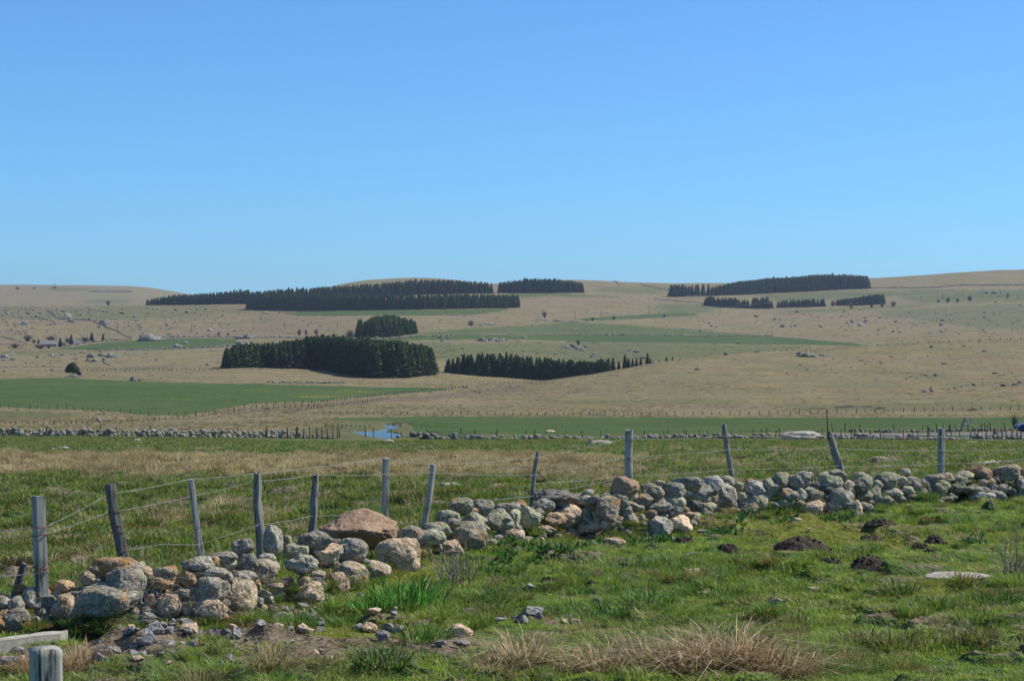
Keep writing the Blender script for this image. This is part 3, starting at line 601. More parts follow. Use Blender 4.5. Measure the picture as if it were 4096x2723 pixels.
WH = {0: 'grey chippings by the muddy patch at the lower left', 1: 'grey stones in the turf left of centre', 2: 'stones in the turf at lower centre', 3: 'stones in the turf at lower right'}
k_ = 0
for gi, (d_, ox) in enumerate(((FS1, 0), (FS2, 1024), (FS3, 2048), (FS4, 3072))):
    for s in d_.split(';') + ['%d,%d,%d,%d' % (RNG.uniform(*((700, 2359) if gi == 0 else (20, 700))), RNG.uniform(*((1060, 1460) if gi == 0 else (840, 1120))), q_, q_*RNG.uniform(.4, .75)) for q_ in RNG.uniform(34, 85, (46, 34, 0, 0)[gi])]:
        x, y, w, h = [float(q) / 2.3037 * m_ for q, m_ in zip(s.split(','), (1, 1, 1.15, 1.2))]
        px = x + ox; foot = y + 2043 + h * .4; ty = 's' if gi < 3 and random.random() < .78 else ('p' if gi < 3 else 't')
        Y = CAMZ * F / (foot - CY) if foot < 2650 else None
        wherex = 'small' if w < 36 else 'fist-sized' if w < 50 else 'larger'
        big = {0: 'in the muddy gravel at lower left', 1: 'in the short turf left of centre', 2: 'in the turf at lower centre', 3: 'in the turf at lower right'}[gi]
        field_rock(px, foot, w, h * 1.05, ty, 'turf_stone', f'{wherex} {"smooth slate-grey" if ty=="s" else "beige"} stone {big}', 'stone', WH[gi], 4, 2.0, 1.)
for (ox, x, y, w, h, ty, lab) in [(1024,1860,1140,280,105,'p','rounded beige granite boulder alone in the turf beside the rush tussock'), (2048,940,300,235,60,'p','long flat beige rock at the foot of the wall below the thick post'),
        (3072,1790,662,660,75,'w','broad pale whitish slab bedded in the grass at lower right'), (1024,1150,0,0,0,'',''), (2048,1680,612,150,50,'t','tan earthy stone in the turf right of centre'),(2048,1770,752,140,30,'t','flat tan stone below the tan earthy one')]:
    if w: field_rock(ox + x/2.3037, 2043 + (y + h*.45)/2.3037, w/2.3037, h/2.3037, ty, 'turf_rock', lab, 'rock', 'rocks bedded in the turf', 4, .5, 1.2)

# molehills: crumbly mounds of dark soil
def mound(px, foot, w, h, label, grp, mat='soil', name='molehill', cat='molehill', lump=1.0):
    X, Y, Z = hit(px, foot); m = Y / F; W, H = w*m, h*m; n = 46; V = []; OFF.append((X, Y + W*.30, W*.52))
    g = np.linspace(-1, 1, n); gx, gy = np.meshgrid(g, g); r = np.hypot(gx, gy) * (1 + .22 * noise2(gx*2+px, gy*2+row_s(px), 1.))
    z = np.clip(1 - r**2.0, -.15, 1) * (1 + .3*noise2(gx*2.2 + px, gy*2.2, 2.)); z = np.maximum(z, -.15) + lump * np.where(r < 1.02, .17 * np.abs(noise2(gx*9+px, gy*9, 5.)) + .10 * noise2(gx*18, gy*18+px, 9.), 0)
    V = np.stack([gx.ravel()*W/2, gy.ravel()*W*.42, z.ravel()*H*.78], 1)
    i = np.arange(n*n).reshape(n, n); f = np.stack([i[:-1,:-1].ravel(), i[:-1,1:].ravel(), i[1:,1:].ravel(), i[1:,:-1].ravel()], 1)
    f = f[(r.ravel()[f].min(1) < 1.05)]; f = np.concatenate([f[:, [0,1,2]], f[:, [0,2,3]]]); VV = [V]; FF = [f]; nv = len(V); iv, if_ = ico(1)
    for q in range(int(50 * lump)):
        a = RNG.uniform(0, 6.28); q_ = RNG.uniform(.3, 1.25); s_ = RNG.uniform(.008, .024); c = np.array([math.cos(a)*q_*W/2, math.sin(a)*q_*W*.42, max(1 - q_*q_, 0)*H*.9 + .004])
        VV.append(iv*s_*RNG.uniform(.6, 1.3, 3) + c); FF.append(if_ + nv); nv += len(iv)
    tag(obj(name, mesh_np(name, np.concatenate(VV), np.concatenate(FF)), M[mat], loc=(X, Y + W*.36, Z)), label, cat, grp)
def row_s(px): return (px * 7.31) % 50
for ox, x, y, w, h, lab in [(3072,330,350,510,125,'long dark molehill with two humps right of lower centre'), (3072,580,462,290,95,'low dark molehill between the two largest ones'), (3072,960,500,430,155,'tallest dark domed molehill at lower right'),
        (3072,960,245,240,60,'low molehill above the tallest one'), (3072,1545,320,200,80,'reddish brown molehill on the right'), (3072,1050,180,260,50,'grassed-over molehill below the wall at right'), (3072,1495,457,85,30,'tiny molehill above the pale slab'),
        (3072,60,800,100,45,'small dark soil heap at lower right, left of the flat tan stone'), (3072,1410,370,190,95,'old molehill half overgrown beside the reddish brown one'), (2048,1990,340,250,95,'rounded dark molehill right of centre below the wall'), (2048,1585,290,210,65,'dark molehill behind a flat stone below the tall tapering post'),
        (2048,985,345,120,45,'small dark soil heap beside the long flat beige rock'), (2048,730,727,85,38,'small dark soil heap in the centre turf'), (2048,1235,597,150,36,'low dark soil heap in a turf hollow at centre'), (3072,2230,632,150,35,'low soil heap at the foot of the dead stalks')]:
    mound(ox + x/2.3037, 2043 + (y + h*.5)/2.3037, w/2.3037, h/2.3037, lab, 'molehills in the foreground turf')
for x, r_, w, h, lab in [(3400,1631,110,7,'long black peat bank above the right-hand fence'),(3475,1629,60,5,'thin black peat edge beside the long peat bank'),(3525,1636,44,10,'short thick black peat bank above the fence'),(3262,1633,50,4,'thin dark peat edge left of the long peat bank'),(3300,1638,40,4,'second thin dark peat edge below the first'),(3895,1640,50,12,'black peat bank above the fence at far right'),(1590,1700,90,14,'dark bank of earth and stones above the stream bend'),(1730,1733,70,10,'dark bare earth patch between stream and far wall')]:
    mound(x, r_, w, h, lab, 'dark earth banks in the valley', 'soil', 'peat_bank', 'earth bank', .1)
for ox, x, y, w, h, lab in [(2048,335,712,155,60,'pale dried cowpat left of centre in the turf'), (2048,785,840,105,75,'crusted dried cowpat beside the green tuft'), (2048,2000,985,80,30,'small dry cowpat right of centre near the rushes'), (2048,1900,1110,110,40,'dry dung patch behind the dry rush tussocks')]:
    mound(ox + x/2.3037, 2043 + (y + h*.45)/2.3037, w/2.3037, h/2.3037, lab, 'dried cowpats in the turf', 'dung', 'cowpat', 'cowpat', .8)

# ------------------------------------------------------------------ near fence
POSTS = [ # top(x,row), bottom(x,row), width px, distance, style, label
 ((95,2250),(38,2470),30,19.9,'rd','short broken leaning stub of a post at the left edge'),
 ((152,1983),(172,2500),56,19.3,'sq','thick square-sawn grey corner post at the left'),
 ((438,1935),(510,2330),42,21.2,'dk','thick dark post leaning left with a pale lit edge'),
 ((763,1917),(815,2300),26,22.4,'sq','thin pale squared post leaning left'),
 ((1028,1893),(1045,2290),36,23.0,'gn','gnarled dark post with a split head'),
 ((1265,1897),(1238,2240),31,24.6,'gn','dark post leaning right, left of the rust-brown boulder'),
 ((1545,1832),(1537,2180),28,26.0,'sq','square post standing behind the rust-brown boulder'),
 ((1732,1858),(1690,2150),25,26.6,'rd','round post leaning right, right of the rust-brown boulder'),
 ((2150,1806),(2115,2090),18,29.0,'gn','thin weathered post with a jagged top'),
 ((2520,1720),(2510,2070),33,31.0,'rd','thickest straight round post in the middle right'),
 ((2897,1695),(2942,2030),21,33.0,'rd','tall tapering post leaning left'),
 ((3316,1724),(3392,1990),29,34.2,'gn','strongly left-leaning post carrying a thin rod'),
 ((3765,1712),(3765,1960),25,36.0,'sq','pale split squared post near the right edge'),
]
fence = empty('barbed_wire_fence', (0, 26, 0), 'barbed wire fence of weathered wooden posts running along the near rubble wall', 'fence')
def post_mesh(top, bot, r, style):
    top, bot = np.array(top), np.array(bot); L = np.linalg.norm(top - bot); ax = (top - bot) / L
    a = np.cross(ax, (0, 1, 0)); a /= np.linalg.norm(a); b = np.cross(ax, a); n = 40; seg = 24; V = []; Fs = []
    ph = RNG.random() * 9; tw = math.radians(28)
    for i in range(n + 1):
        t_ = i / n; c = bot + ax * L * t_
        if style in ('gn', 'dk'): c = c + a * r * (.06 if style == 'dk' else .16) * math.sin(t_ * 7 + ph) + b * r * .1 * math.sin(t_*9 + ph)
        if style == 'gn': c = c + a * r * .16 * math.exp(-((t_ - .70) / .07)**2) - a * r * .08 * math.exp(-((t_ - .88) / .09)**2)
        if style == 'rd': c = c + a * r * .22 * math.sin(t_ * 4 + ph)
        for k in range(seg):
            th = 2 * math.pi * k / seg + tw
            if style == 'sq': q = (abs(math.cos(th-tw))**7 + abs(math.sin(th-tw))**7) ** (-1/7); rr = r * q * .88
            elif style == 'dk': q = (abs(math.cos(th-tw))**4 + abs(math.sin(th-tw))**4) ** (-1/4); rr = r * q * .95
            else: rr = r * (1.0 + (.06 - .12 * t_))
            rr *= 1 + (.10 if style in ('gn', 'dk') else .035) * float(noise3(np.array([math.cos(th)*1.6+ph, math.sin(th)*1.6, t_*6 + ph]))) - (.07 if style in ('gn','dk') else .04) * max(0, math.sin(th*5 + ph)) ** 6
            if style == 'gn': rr *= 1 + .22 * math.exp(-((t_ - .66) / .06)**2) * max(0, math.cos(th + ph)) - .16 * smooth(.8, 1., t_)
            h = 0
            if i == n: h = (.35 if style == 'gn' else .08) * r * float(noise3(np.array([math.cos(th)*2+ph, math.sin(th)*2, ph])) )
            V.append(c + rr * (math.cos(th) * a + math.sin(th) * b) + ax * h * 2)
    for i in range(n):
        for k in range(seg):
            k2 = (k+1) % seg; Fs.append((i*seg+k, i*seg+k2, (i+1)*seg+k2, (i+1)*seg+k))
    m_ = MB(); m_.add(V, Fs); n0 = len(m_.v); m_.v.append(tuple(top + ax * r * .04))
    for k in range(seg): m_.f.append((n*seg + k, n*seg + (k+1) % seg, n0))
    m_.v = [tuple(np.array(p) - bot) for p in m_.v]
    return m_.mesh('fence_post', True), bot
for (tp, bt, w, Y, st, lab) in POSTS:
    me, bot = post_mesh(at(*tp, Y), at(*bt, Y), w / 2 * Y / F, st)
    try: me.set_sharp_from_angle(angle=R(35))
    except Exception: pass
    o = obj('fence_post', me, M['wood_dark'] if st == 'dk' or w == 30 else (M['wood_mid'] if st == 'gn' or w in (29, 20, 21, 31) else M['wood']), fence, loc=np.array(bot) - np.array((0, 26, 0))); o['label'] = lab
# strands: photo row at each post (post index -> x,row)
PY = {0: (95, 19.9), 1: (165, 19.3), 2: (460, 21.2), 3: (785, 22.4), 4: (1035, 23.0), 5: (1255, 24.6), 6: (1541, 26.), 7: (1712, 26.6), 8: (2136, 29.), 9: (2515, 31.), 10: (2915, 33.), 11: (3345, 34.2), 12: (3765, 36.), 13: (4400, 39.)}
STR = [('wire', [(-300,2165,18.6),(120,2108,19.2),(190,2102,19.2),(432,1976,21.2),(760,1917,22.4),(1030,1893,23.0),(1265,1866,24.6),(1530,1833,25.9),(1725,1857,26.5),(2145,1829,28.9),(2500,1754,30.9),(2535,1754,30.9),(2900,1742,32.9),(3312,1744,34.1),(3765,1746,35.9),(4096,1762,37.5),(4500,1775,40)], .010),
       ('wire', [(180,2134,19.2),(440,2044,21.2),(480,2041,21.2),(770,1983,22.4),(1020,1925,23.),(1250,1899,24.5),(1540,1897,25.9),(1722,1889,26.5),(2138,1899,28.9),(2490,1829,30.9),(2530,1825,30.9),(2905,1798,32.9),(3325,1792,34.1),(3765,1801,35.9),(4096,1794,37.5),(4500,1790,40)], .16),
       ('rust', [(185,2244,19.2),(460,2133,21.1),(500,2101,21.1),(640,2108,21.8),(780,2098,22.3),(1020,2022,22.9),(1235,1980,24.5),(1540,1974,25.9),(1705,1962,26.5),(2125,1934,28.9)], .02),
       ('wire', [(2125,1934,28.9),(2500,1903,30.9),(2920,1877,32.9),(3345,1863,34.1),(3765,1855,35.9),(4096,1836,37.5),(4500,1825,40)], .02),
       ('wire', [(470,2210,21.1),(515,2198,21.1),(640,2176,21.8),(790,2177,22.3),(1030,2100,22.9),(1240,2063,24.5),(1400,2056,25.2)], .02),
       ('wire', [(-300,2330,18.6),(130,2292,19.2),(200,2285,19.2)], .02), ('wire', [(-300,2440,18.6),(70,2405,19.2),(200,2380,19.2)], .02),
       ('wire', [(1700,2007,26.5),(2120,1985,28.9),(2500,1905,30.9)], .02)]
for k, pts, sag in STR:
    mb = MB(); P = []
    for (a, b) in zip(pts[:-1], pts[1:]):
        pa, pb = np.array(at(*a)), np.array(at(*b)); n = max(int(np.linalg.norm(pb - pa) / .12), 2); s = np.linalg.norm(pb-pa) * .012
        for i in range(n):
            t_ = i / n; P.append(pa + (pb - pa) * t_ + np.array([0, 0, -s * 4 * t_ * (1 - t_) * .6 + RNG.normal() * .0015]))
    P.append(np.array(at(*pts[-1]))); P = np.array(P) - np.array((0, 26, 0)); mb.tube(P, .0030, 5)
    for i in range(1, len(P) - 1):                       # barbs
        d = RNG.normal(size=3) * .015; mb.tube([P[i] - d, P[i] + d], .0015, 3)
        
    o = mb.build('barbed_wire', M[k], fence, smooth_=True)
    if k == 'rust': o['label'] = 'rusty red-brown strand'
for i in (1, 2, 9, 12):                                   # wire wrapped around posts
    (tp, bt, w, Y, st, lab) = POSTS[i]; mb = MB(); 
    for row in {1: (2105, 2140, 2268, 2285, 2385), 2: (2046, 2098, 2128, 2200), 9: (1750, 1757, 1828), 12: (1800, 1806)}[i]:
        t_ = (row - tp[1]) / (bt[1] - tp[1]); cx = tp[0] + (bt[0] - tp[0]) * t_; c = np.array(at(cx, row, Y)) - np.array((0, 26, 0)); r = w/2*Y/F*1.12
        mb.tube([c + np.array([r*math.cos(a), r*math.sin(a), .01*math.sin(a*2+row)]) for a in np.linspace(0, 2*math.pi, 22)], .0045, 5, False)
    mb.build('tie_wire', M['rust'] if i < 3 else M['wire'], fence, smooth_=True)
mb = MB(); mb.tube([at(3306,1640,34.1), at(3310,1690,34.1), at(3312,1760,34.1)], .011, 6); o = mb.build('thin_rod', M['rust'], None, smooth_=True)
o.parent = fence; o.location = (0, -26, 0)
# nearest post, cut by the lower edge of the photo
me, bot = post_mesh(at(182, 2592, 8.6), at(205, 3600, 8.6), 66 * 8.6 / F, 'sq'); bot = np.array(bot)
tag(obj('stout_post', me, M['wood'], loc=bot), 'stout blurred wooden post closest to the camera at the bottom left corner', 'post')

# ------------------------------------------------------------------ concrete edge and dark water in the lower left corner
mb = MB(); A, B = np.array(hit(-260, 2668)), np.array(hit(232, 2598)); 
n = 30
for i in range(n):
    pass
V = []; 
for i in range(n + 1):
    p = A + (B - A) * i / n; d = .012 * float(noise3(np.array([i * .5, 1.2, 3.3])))
    V += [(p[0], p[1] + d, -.3), (p[0] + .0, p[1] + d, .14 + d), (p[0] + .02, p[1] + .02 + d, .155 + d), (p[0] + .03, p[1] + .26 + d, .155 + d*1.5), (p[0] + .03, p[1] + .275, .14), (p[0] + .03, p[1] + .275, -.4)]
Fs = [(i*6+k, (i+1)*6+k, (i+1)*6+k+1, i*6+k+1) for i in range(n) for k in range(5)] + [(0,1,2,3,4,5), tuple(n*6 + k for k in range(5, -1, -1))]
mb.add(V, Fs); tag(mb.build('concrete_kerb', M['concrete']), 'rough pale concrete kerb of a ditch in the lower left corner', 'kerb')
me = bpy.data.meshes.new('ditch_water'); x0, y0, _ = hit(-200, 2560); x1, y1, _ = hit(225, 2550)
me.from_pydata([(-7, 18.05, -.20), (-3.9, 18.05, -.20), (-3.9, 19.5, -.20), (-7, 19.5, -.20)], [], [(0,1,2,3)]); me.update()
tag(obj('ditch_water', me, M['water']), kind='structure')

# ------------------------------------------------------------------ spruces
def spruce_mesh(seed, dense=1.0):
    """conical crown of drooping branch sprays round an inner dark core; unit height 1, radius about .2"""
    r = np.random.default_rng(seed); V = []; Fs = []
    nl = 26
    for i in range(nl):
        z = .03 + .95 * (i / nl) ** 1.05; rad = .24 * (1 - z) ** .68 * min(1, .8 + z*1.2) + .006; k = int(6 + 16 * (1 - z))
        for j in range(k):
            a = r.uniform(0, 2*math.pi); L = rad * r.uniform(.65, 1.18); w = L * r.uniform(.20, .34) + .008; dz = -L * r.uniform(.10, .55) + .012
            ca, sa = math.cos(a), math.sin(a); zz = z + r.uniform(-.015, .015); n = len(V)
            V += [(ca*L*.25 - sa*w*.4, sa*L*.25 + ca*w*.4, zz + .02), (ca*L*.25 + sa*w*.4, sa*L*.25 - ca*w*.4, zz + .02), (ca*L*.7 + sa*w, sa*L*.7 - ca*w, zz + dz*.6 - .012), (ca*L*.7 - sa*w, sa*L*.7 + ca*w, zz + dz*.6 - .012)]
            Fs.append((n, n+1, n+2, n+3)); n = len(V)
            V += [(ca*L*.7 - sa*w, sa*L*.7 + ca*w, zz + dz*.6 - .012), (ca*L*.7 + sa*w, sa*L*.7 - ca*w, zz + dz*.6 - .012), (ca*L + sa*w*.2, sa*L - ca*w*.2, zz + dz + r.uniform(0, .02)), (ca*L - sa*w*.2, sa*L + ca*w*.2, zz + dz + .01)]
            Fs.append((n, n+1, n+2, n+3))
    n = len(V); seg = 7; hs = [.02, .25, .5, .75, .93]
    for h in hs:
        for k in range(seg):
            a = 2*math.pi*k/seg + h*3; rr = .17 * (1 - h) ** .68 * r.uniform(.75, 1.1); V.append((math.cos(a)*rr, math.sin(a)*rr, h))
    for i in range(len(hs)-1):
        for k in range(seg): Fs.append((n+i*seg+k, n+i*seg+(k+1)%seg, n+(i+1)*seg+(k+1)%seg, n+(i+1)*seg+k))
    return np.array(V), np.array(Fs)
SPR = [spruce_mesh(s) for s in range(8)]
SPRM = [mesh_np('crown', v, f, False) for v, f in SPR]
for m_ in SPRM: m_.materials.append(M['spruce'])
mb = MB(); mb.tube([(0, 0, -.05), (0, 0, .1), (0, 0, .9)], [.014, .012, .003], 6); TRUNK = mb.mesh('trunk', True); TRUNK.materials.append(M['bark'])
trees = []   # (X,Y,Z,height,wide,label,group,priority)
def stand(front, rows, step, height, label, group, pr, back=None, jit=.35, wide=1.0, Ydirect=None, rowstep=None):
    """front: photo polyline of the foot of the front row (x,row[,height px])"""
    xs = np.array([p[0] for p in front], float); P = []
    for p in front:
        if Ydirect is not None: Y = np.interp(p[0], *zip(*Ydirect)); P.append(((p[0]-CX)/F*Y, Y))
        else: X, Y, Z = hit(p[0], p[1]); P.append((X, Y))
    P = np.array(P); H = np.array([height(p[0]) for p in front], float)
    seg = np.hypot(*np.diff(P, axis=0).T); L = np.concatenate([[0], np.cumsum(seg)])
    for r_ in range(rows):
        s = RNG.uniform(0, step)
        while s < L[-1]:
            x, y = np.interp(s, L, P[:, 0]), np.interp(s, L, P[:, 1]); h = np.interp(s, L, H)
            hh = h * y / F * RNG.uniform(.90, 1.05)
            if RNG.random() < .05: hh *= 1.08
            yy = y + r_ * (rowstep or step * 1.0) + RNG.uniform(-jit, jit) * step; xx = x * yy / y + RNG.uniform(-jit, jit) * step
            trees.append((xx, yy, float(ground(xx, yy)) - .1, hh, wide * RNG.uniform(.95, 1.4), label, group, pr + r_ * .6))
            s += step * RNG.uniform(.75, 1.25)
def hl(*pts): xs, hs = zip(*pts); return lambda x: float(np.interp(x, xs, hs))
G1 = 'spruces of the large central plantation'
stand([(893,1475),(950,1472),(1000,1470),(1060,1470),(1105,1471)], 4, 2.7, hl((893,80),(950,95),(1105,104)), 'dark spruce in the left tail of the large central plantation', G1, 0, wide=1.1)
stand([(1095,1472),(1250,1474),(1330,1480),(1420,1500),(1500,1511),(1600,1509),(1725,1498)], 10, 2.6, hl((1095,98),(1150,118),(1250,130),(1350,138),(1500,152),(1600,148),(1680,130),(1725,105)), 'tall dark spruce in the large central plantation', G1, 0.1, wide=1.15)
G2 = 'spruces of the row behind the brown hill'
YD2 = [(1775,880),(2050,885),(2252,880),(2440,850),(2650,850),(2850,860)]
stand([(1785,1525),(1850,1528),(1950,1530),(2048,1531),(2150,1528),(2252,1517),(2350,1505),(2440,1490)], 3, 2.7, hl((1785,52),(1810,70),(1870,90),(2000,100),(2200,92),(2300,90),(2440,80)), 'dark spruce in the row behind the brown hill', G2, 0.2, Ydirect=YD2, wide=1.1)
for x, r_, h in [(2452,1495,70),(2475,1492,52),(2500,1480,66),(2514,1478,50),(2530,1480,48),(2546,1478,50),(2563,1475,48),(2590,1470,62),(2602,1470,40),(2612,1466,26)]:
    X, Y = (x-CX)/F*860, 860; trees.append((X, Y, float(ground(X, Y)), (CY + 0 - 0, 1)[1] * ((r_ - (r_-h)) + max(0, (CY - (float(ground(X,Y))-CAMZ)/Y*F) - r_)) * Y/F, 1.1, 'small dark spruce poking above the brown hill crest', G2, 0))
for x, top, w in [(2637,1438,1.3),(2665,1426,1.5),(2690,1424,1.2),(2720,1431,1.2)]:
    Y = 840; X = (x-CX)/F*Y; z = float(ground(X, Y)); trees.append((X, Y, z, CAMZ - (top-CY)/F*Y - z, w, 'single little spruce half hidden behind the brown hill crest', G2, -1))
G3 = 'spruces of the small square plantation in mid distance'
stand([(1434,1350),(1500,1349),(1560,1345),(1655,1335)], 9, 4.2, hl((1434,50),(1460,78),(1530,85),(1600,80),(1655,48)), 'dark spruce in the small square plantation in mid distance', G3, 1.2, wide=1.2)
for k in range(26):   # its slanting left flank
    t_ = RNG.random(); x = 1432 + 20*RNG.random(); Y = 1340 + 35*RNG.random(); X = (x-CX)/F*Y; trees.append((X, Y, float(ground(X, Y)), RNG.uniform(45, 70)*Y/F, 1.2, 'dark spruce in the small square plantation in mid distance', G3, 1.5))
G4 = 'spruces of the long skyline plantation'
stand([(988,1238),(1050,1240),(1150,1243),(1300,1242),(1500,1240),(1700,1237),(1900,1233),(2075,1230)], 4, 3.7, hl((988,52),(1050,64),(1300,66),(1700,62),(2000,58),(2075,52)), 'far dark spruce in the front row of the long skyline plantation', G4, 4, wide=.95)
stand([(585,1216),(700,1216),(850,1219),(1000,1222)], 4, 4.0, hl((585,24),(620,36),(700,44),(860,50),(1000,60)), 'far dark spruce in the left end of the long skyline plantation', G4, 4, wide=1.0, Ydirect=[(585,2285),(1000,2240)])
stand([(990,1214),(1150,1208),(1300,1205),(1500,1195),(1700,1186),(1850,1178),(1962,1172)], 4, 3.9, hl((990,50),(1150,58),(1300,62),(1500,62),(1700,60),(1900,54),(1962,44)), 'far dark spruce in the back row of the long skyline plantation', G4, 5, wide=1.0, Ydirect=[(990,2230),(1500,2250),(1962,2290)])
stand([(1996,1171),(2100,1171),(2200,1171),(2335,1172)], 4, 3.9, hl((1996,44),(2050,58),(2200,60),(2300,56),(2335,42)), 'far dark spruce in the isolated skyline block at centre', 'spruces of the isolated skyline block', 5, wide=1)
G5 = 'spruces of the right-hand skyline plantation'
stand([(2684,1187),(2740,1186)], 3, 3.8, hl((2684,46),(2710,54),(2740,50)), 'far dark spruce in the rounded clump left of the right-hand plantation', G5, 5, wide=1.35)
stand([(2752,1184),(2800,1183),(2845,1183)], 2, 6.6, hl((2752,40),(2770,50),(2845,46)), 'far dark spruce in the open group left of the right-hand plantation', G5, 5)
stand([(2845,1184),(2950,1180),(3072,1172),(3200,1166),(3330,1160),(3472,1155)], 5, 3.9, hl((2845,34),(2900,52),(3072,60),(3250,64),(3440,66),(3472,52)), 'far dark spruce in the long right-hand skyline plantation', G5, 5, wide=1.05)
G6 = 'spruces of the shelter belt below the right-hand plantation'
stand([(2822,1222),(2855,1224)], 2, 3.7, hl((2822,38),(2855,42)), 'far spruce at the left end of the shelter belt', G6, 4.4, wide=1.6)
stand([(2860,1226),(2930,1232),(2998,1234)], 2, 3.7, hl((2860,36),(2930,42),(2998,36)), 'far spruce in the left group of the shelter belt', G6, 4.4, wide=1.2)
stand([(3018,1234),(3072,1234)], 2, 3.7, hl((3018,44),(3072,46)), 'far spruce in the small square group of the shelter belt', G6, 4.4, wide=1.6)
stand([(3078,1232),(3100,1232)], 1, 4.6, hl((3078,30),(3100,36)), 'far spruce between two groups of the shelter belt', G6, 4.4, wide=1.2)
stand([(3112,1231),(3200,1229),(3305,1226)], 2, 3.7, hl((3112,32),(3200,36),(3305,34)), 'far spruce in the middle of the shelter belt', G6, 4.4, wide=1.2)
stand([(3350,1222),(3400,1221),(3530,1216)], 3, 3.8, hl((3350,28),(3400,32),(3470,44),(3530,44)), 'far spruce at the right end of the shelter belt', G6, 4.4, wide=1.4)
for x, r_, h, w, lab in [(154,1374,20,1.5,'small bushy spruce left of the farm roof'),(241,1386,38,1.5,'dark spruce right in front of the farm roof'),(285,1378,44,1.3,'tall narrow spruce right of the farm roof'),(367,1370,42,1.5,'broad spruce on the green meadow edge, second from right by the farm'),(412,1366,32,1.4,'rightmost small spruce by the farm wall'),
                       (3753,1210,15,1.8,'lone small dark spruce on the right hillside'),(3486,1229,22,1.5,'lone slim spruce under the right end of the shelter belt')]:
    X, Y, Z = hit(x, r_); trees.append((X, Y, Z, h*Y/F, w, lab, None, -5))
for i in range(24):
    x = 360 + i * 7.3 + RNG.uniform(-1, 1); X, Y, Z = hit(x, 1168.5 - .0 * i); trees.append((X, Y, Z, RNG.uniform(6, 9)*Y/F, 1.9, 'tiny far tree in the straight row on the left horizon hill', 'row of trees on the left horizon hill', -3))
trees.sort(key=lambda q: q[7]); N_IND = 300
TV = []; VB = []; FB = []; nb = 0
for k, (X, Y, Z, h, w, lab, grp, pr) in enumerate(trees):
    rz = RNG.uniform(0, 6.28)
    if k < N_IND:
        e = empty('spruce_tree', (X, Y, Z), lab, 'spruce tree', grp); e.scale = (h*w, h*w, h); e.rotation_euler = (0, 0, rz)
        obj('crown', SPRM[k % 8], None, e); obj('trunk', TRUNK, None, e)
    else:
        v, f = SPR[k % 8]; c_, s_ = math.cos(rz), math.sin(rz); q = v * np.array([h*w, h*w, h]); q = np.stack([q[:,0]*c_ - q[:,1]*s_, q[:,0]*s_ + q[:,1]*c_, q[:,2]], 1) + np.array([X, Y, Z])
        VB.append(q); FB.append(f + nb); nb += len(q); TV.append(np.full(len(q), RNG.random(), np.float32))
_ds = mesh_np('distant_spruces', np.concatenate(VB), np.concatenate(FB), False); _ds.attributes.new('tree', 'FLOAT', 'POINT').data.foreach_set('value', np.concatenate(TV))
tag(obj('distant_spruces', _ds, M['spruce']), 'far dark spruces filling the depth of the plantations on the skyline', 'trees', kind='stuff')
print('trees', len(trees), 'stuff verts', nb)

# lone scots pine on its rock, two trunks, wind-shaped crown
X, Y, Z = hit(288, 1506); m = Y / F
PS = 1; e = empty('pine_tree', (X, Y, Z), 'lone green pine with forked trunk growing on a rock outcrop above the left green field', 'pine tree')
mb = MB()
for dx, lx in ((-.3, -1.0), (.5, .8)): mb.tube([(dx, 0, 0), (dx + lx*.25, 0, 1.8), (dx + lx, 0, 4.5)], [.22, .17, .07], 6)
o = mb.build('trunk', M['bark'], e); o.scale = (.72,)*3
r = np.random.default_rng(5); V = []; n = 0
blobs = [(0,0,5.6,2.6,1.2),(-1.6,.3,4.4,2.2,1.1),(1.6,-.3,4.2,2.4,1.2),(.3,0,6.6,1.6,.8),(-2.3,0,3.0,1.6,.8),(2.6,0,2.6,1.8,.7),(3.6,0,1.7,1.2,.45),(0,.5,3.2,2.4,.9),(-1.2,0,6.0,1.3,.6)]
for bx, by, bz, br2, bh in blobs:
    for k in range(300):
        d = r.normal(size=3); d /= np.linalg.norm(d); d *= r.uniform(.55, 1.05); c = np.array([bx + d[0]*br2, by + d[1]*br2*.8, bz + d[2]*bh]); a = r.normal(size=3)*.20; b = r.normal(size=3)*.20; V += [c-a, c-b, c+a, c+b]
V = np.array(V) * np.array([m*7.8, m*7.8, m*7.6]); f = np.arange(len(V)).reshape(-1, 4)
obj('crown', mesh_np('crown', V, f, False), M['pine'], e)

# ------------------------------------------------------------------ leafless bushes and shrubs
def shrub_mesh(seed, n=90, upright=.5, thick=.012):
    r = np.random.default_rng(seed); mb = MB()
    for i in range(n):
        a = r.uniform(0, 6.28); sp = r.uniform(.05, .55) * (1.25 - upright*.6); p = np.array([r.normal()*.05, r.normal()*.05, 0]); d = np.array([math.cos(a)*sp, math.sin(a)*sp, r.uniform(.6, 1)]); d /= np.linalg.norm(d); L = r.uniform(.5, 1.0)
        pts = [p]; 
        for s in range(3): d = d + r.normal(size=3)*.16; d /= np.linalg.norm(d); p = p + d*L/3; pts.append(p)
        mb.tube(pts, [thick*1.4, thick, thick*.8, thick*.5], 3, False)
        for q in range(5):
            s = pts[r.integers(1, 4)]; dd = d + r.normal(size=3)*.5; dd /= np.linalg.norm(dd); mb.tube([s, s + dd*r.uniform(.1, .28)], [thick*.7, thick*.4], 3, False)
    V = np.array(mb.v); s = np.array([.5/np.abs(V[:,0]).max(), .5/np.abs(V[:,1]).max(), 1/V[:,2].max()]); mb.v = [tuple(q) for q in V*s]; return mb.mesh('branches')
SHR = [shrub_mesh(s, 110, .3, .016) for s in range(4)]
SHTR = [shrub_mesh(20+s, 50, .8, .02) for s in range(2)]
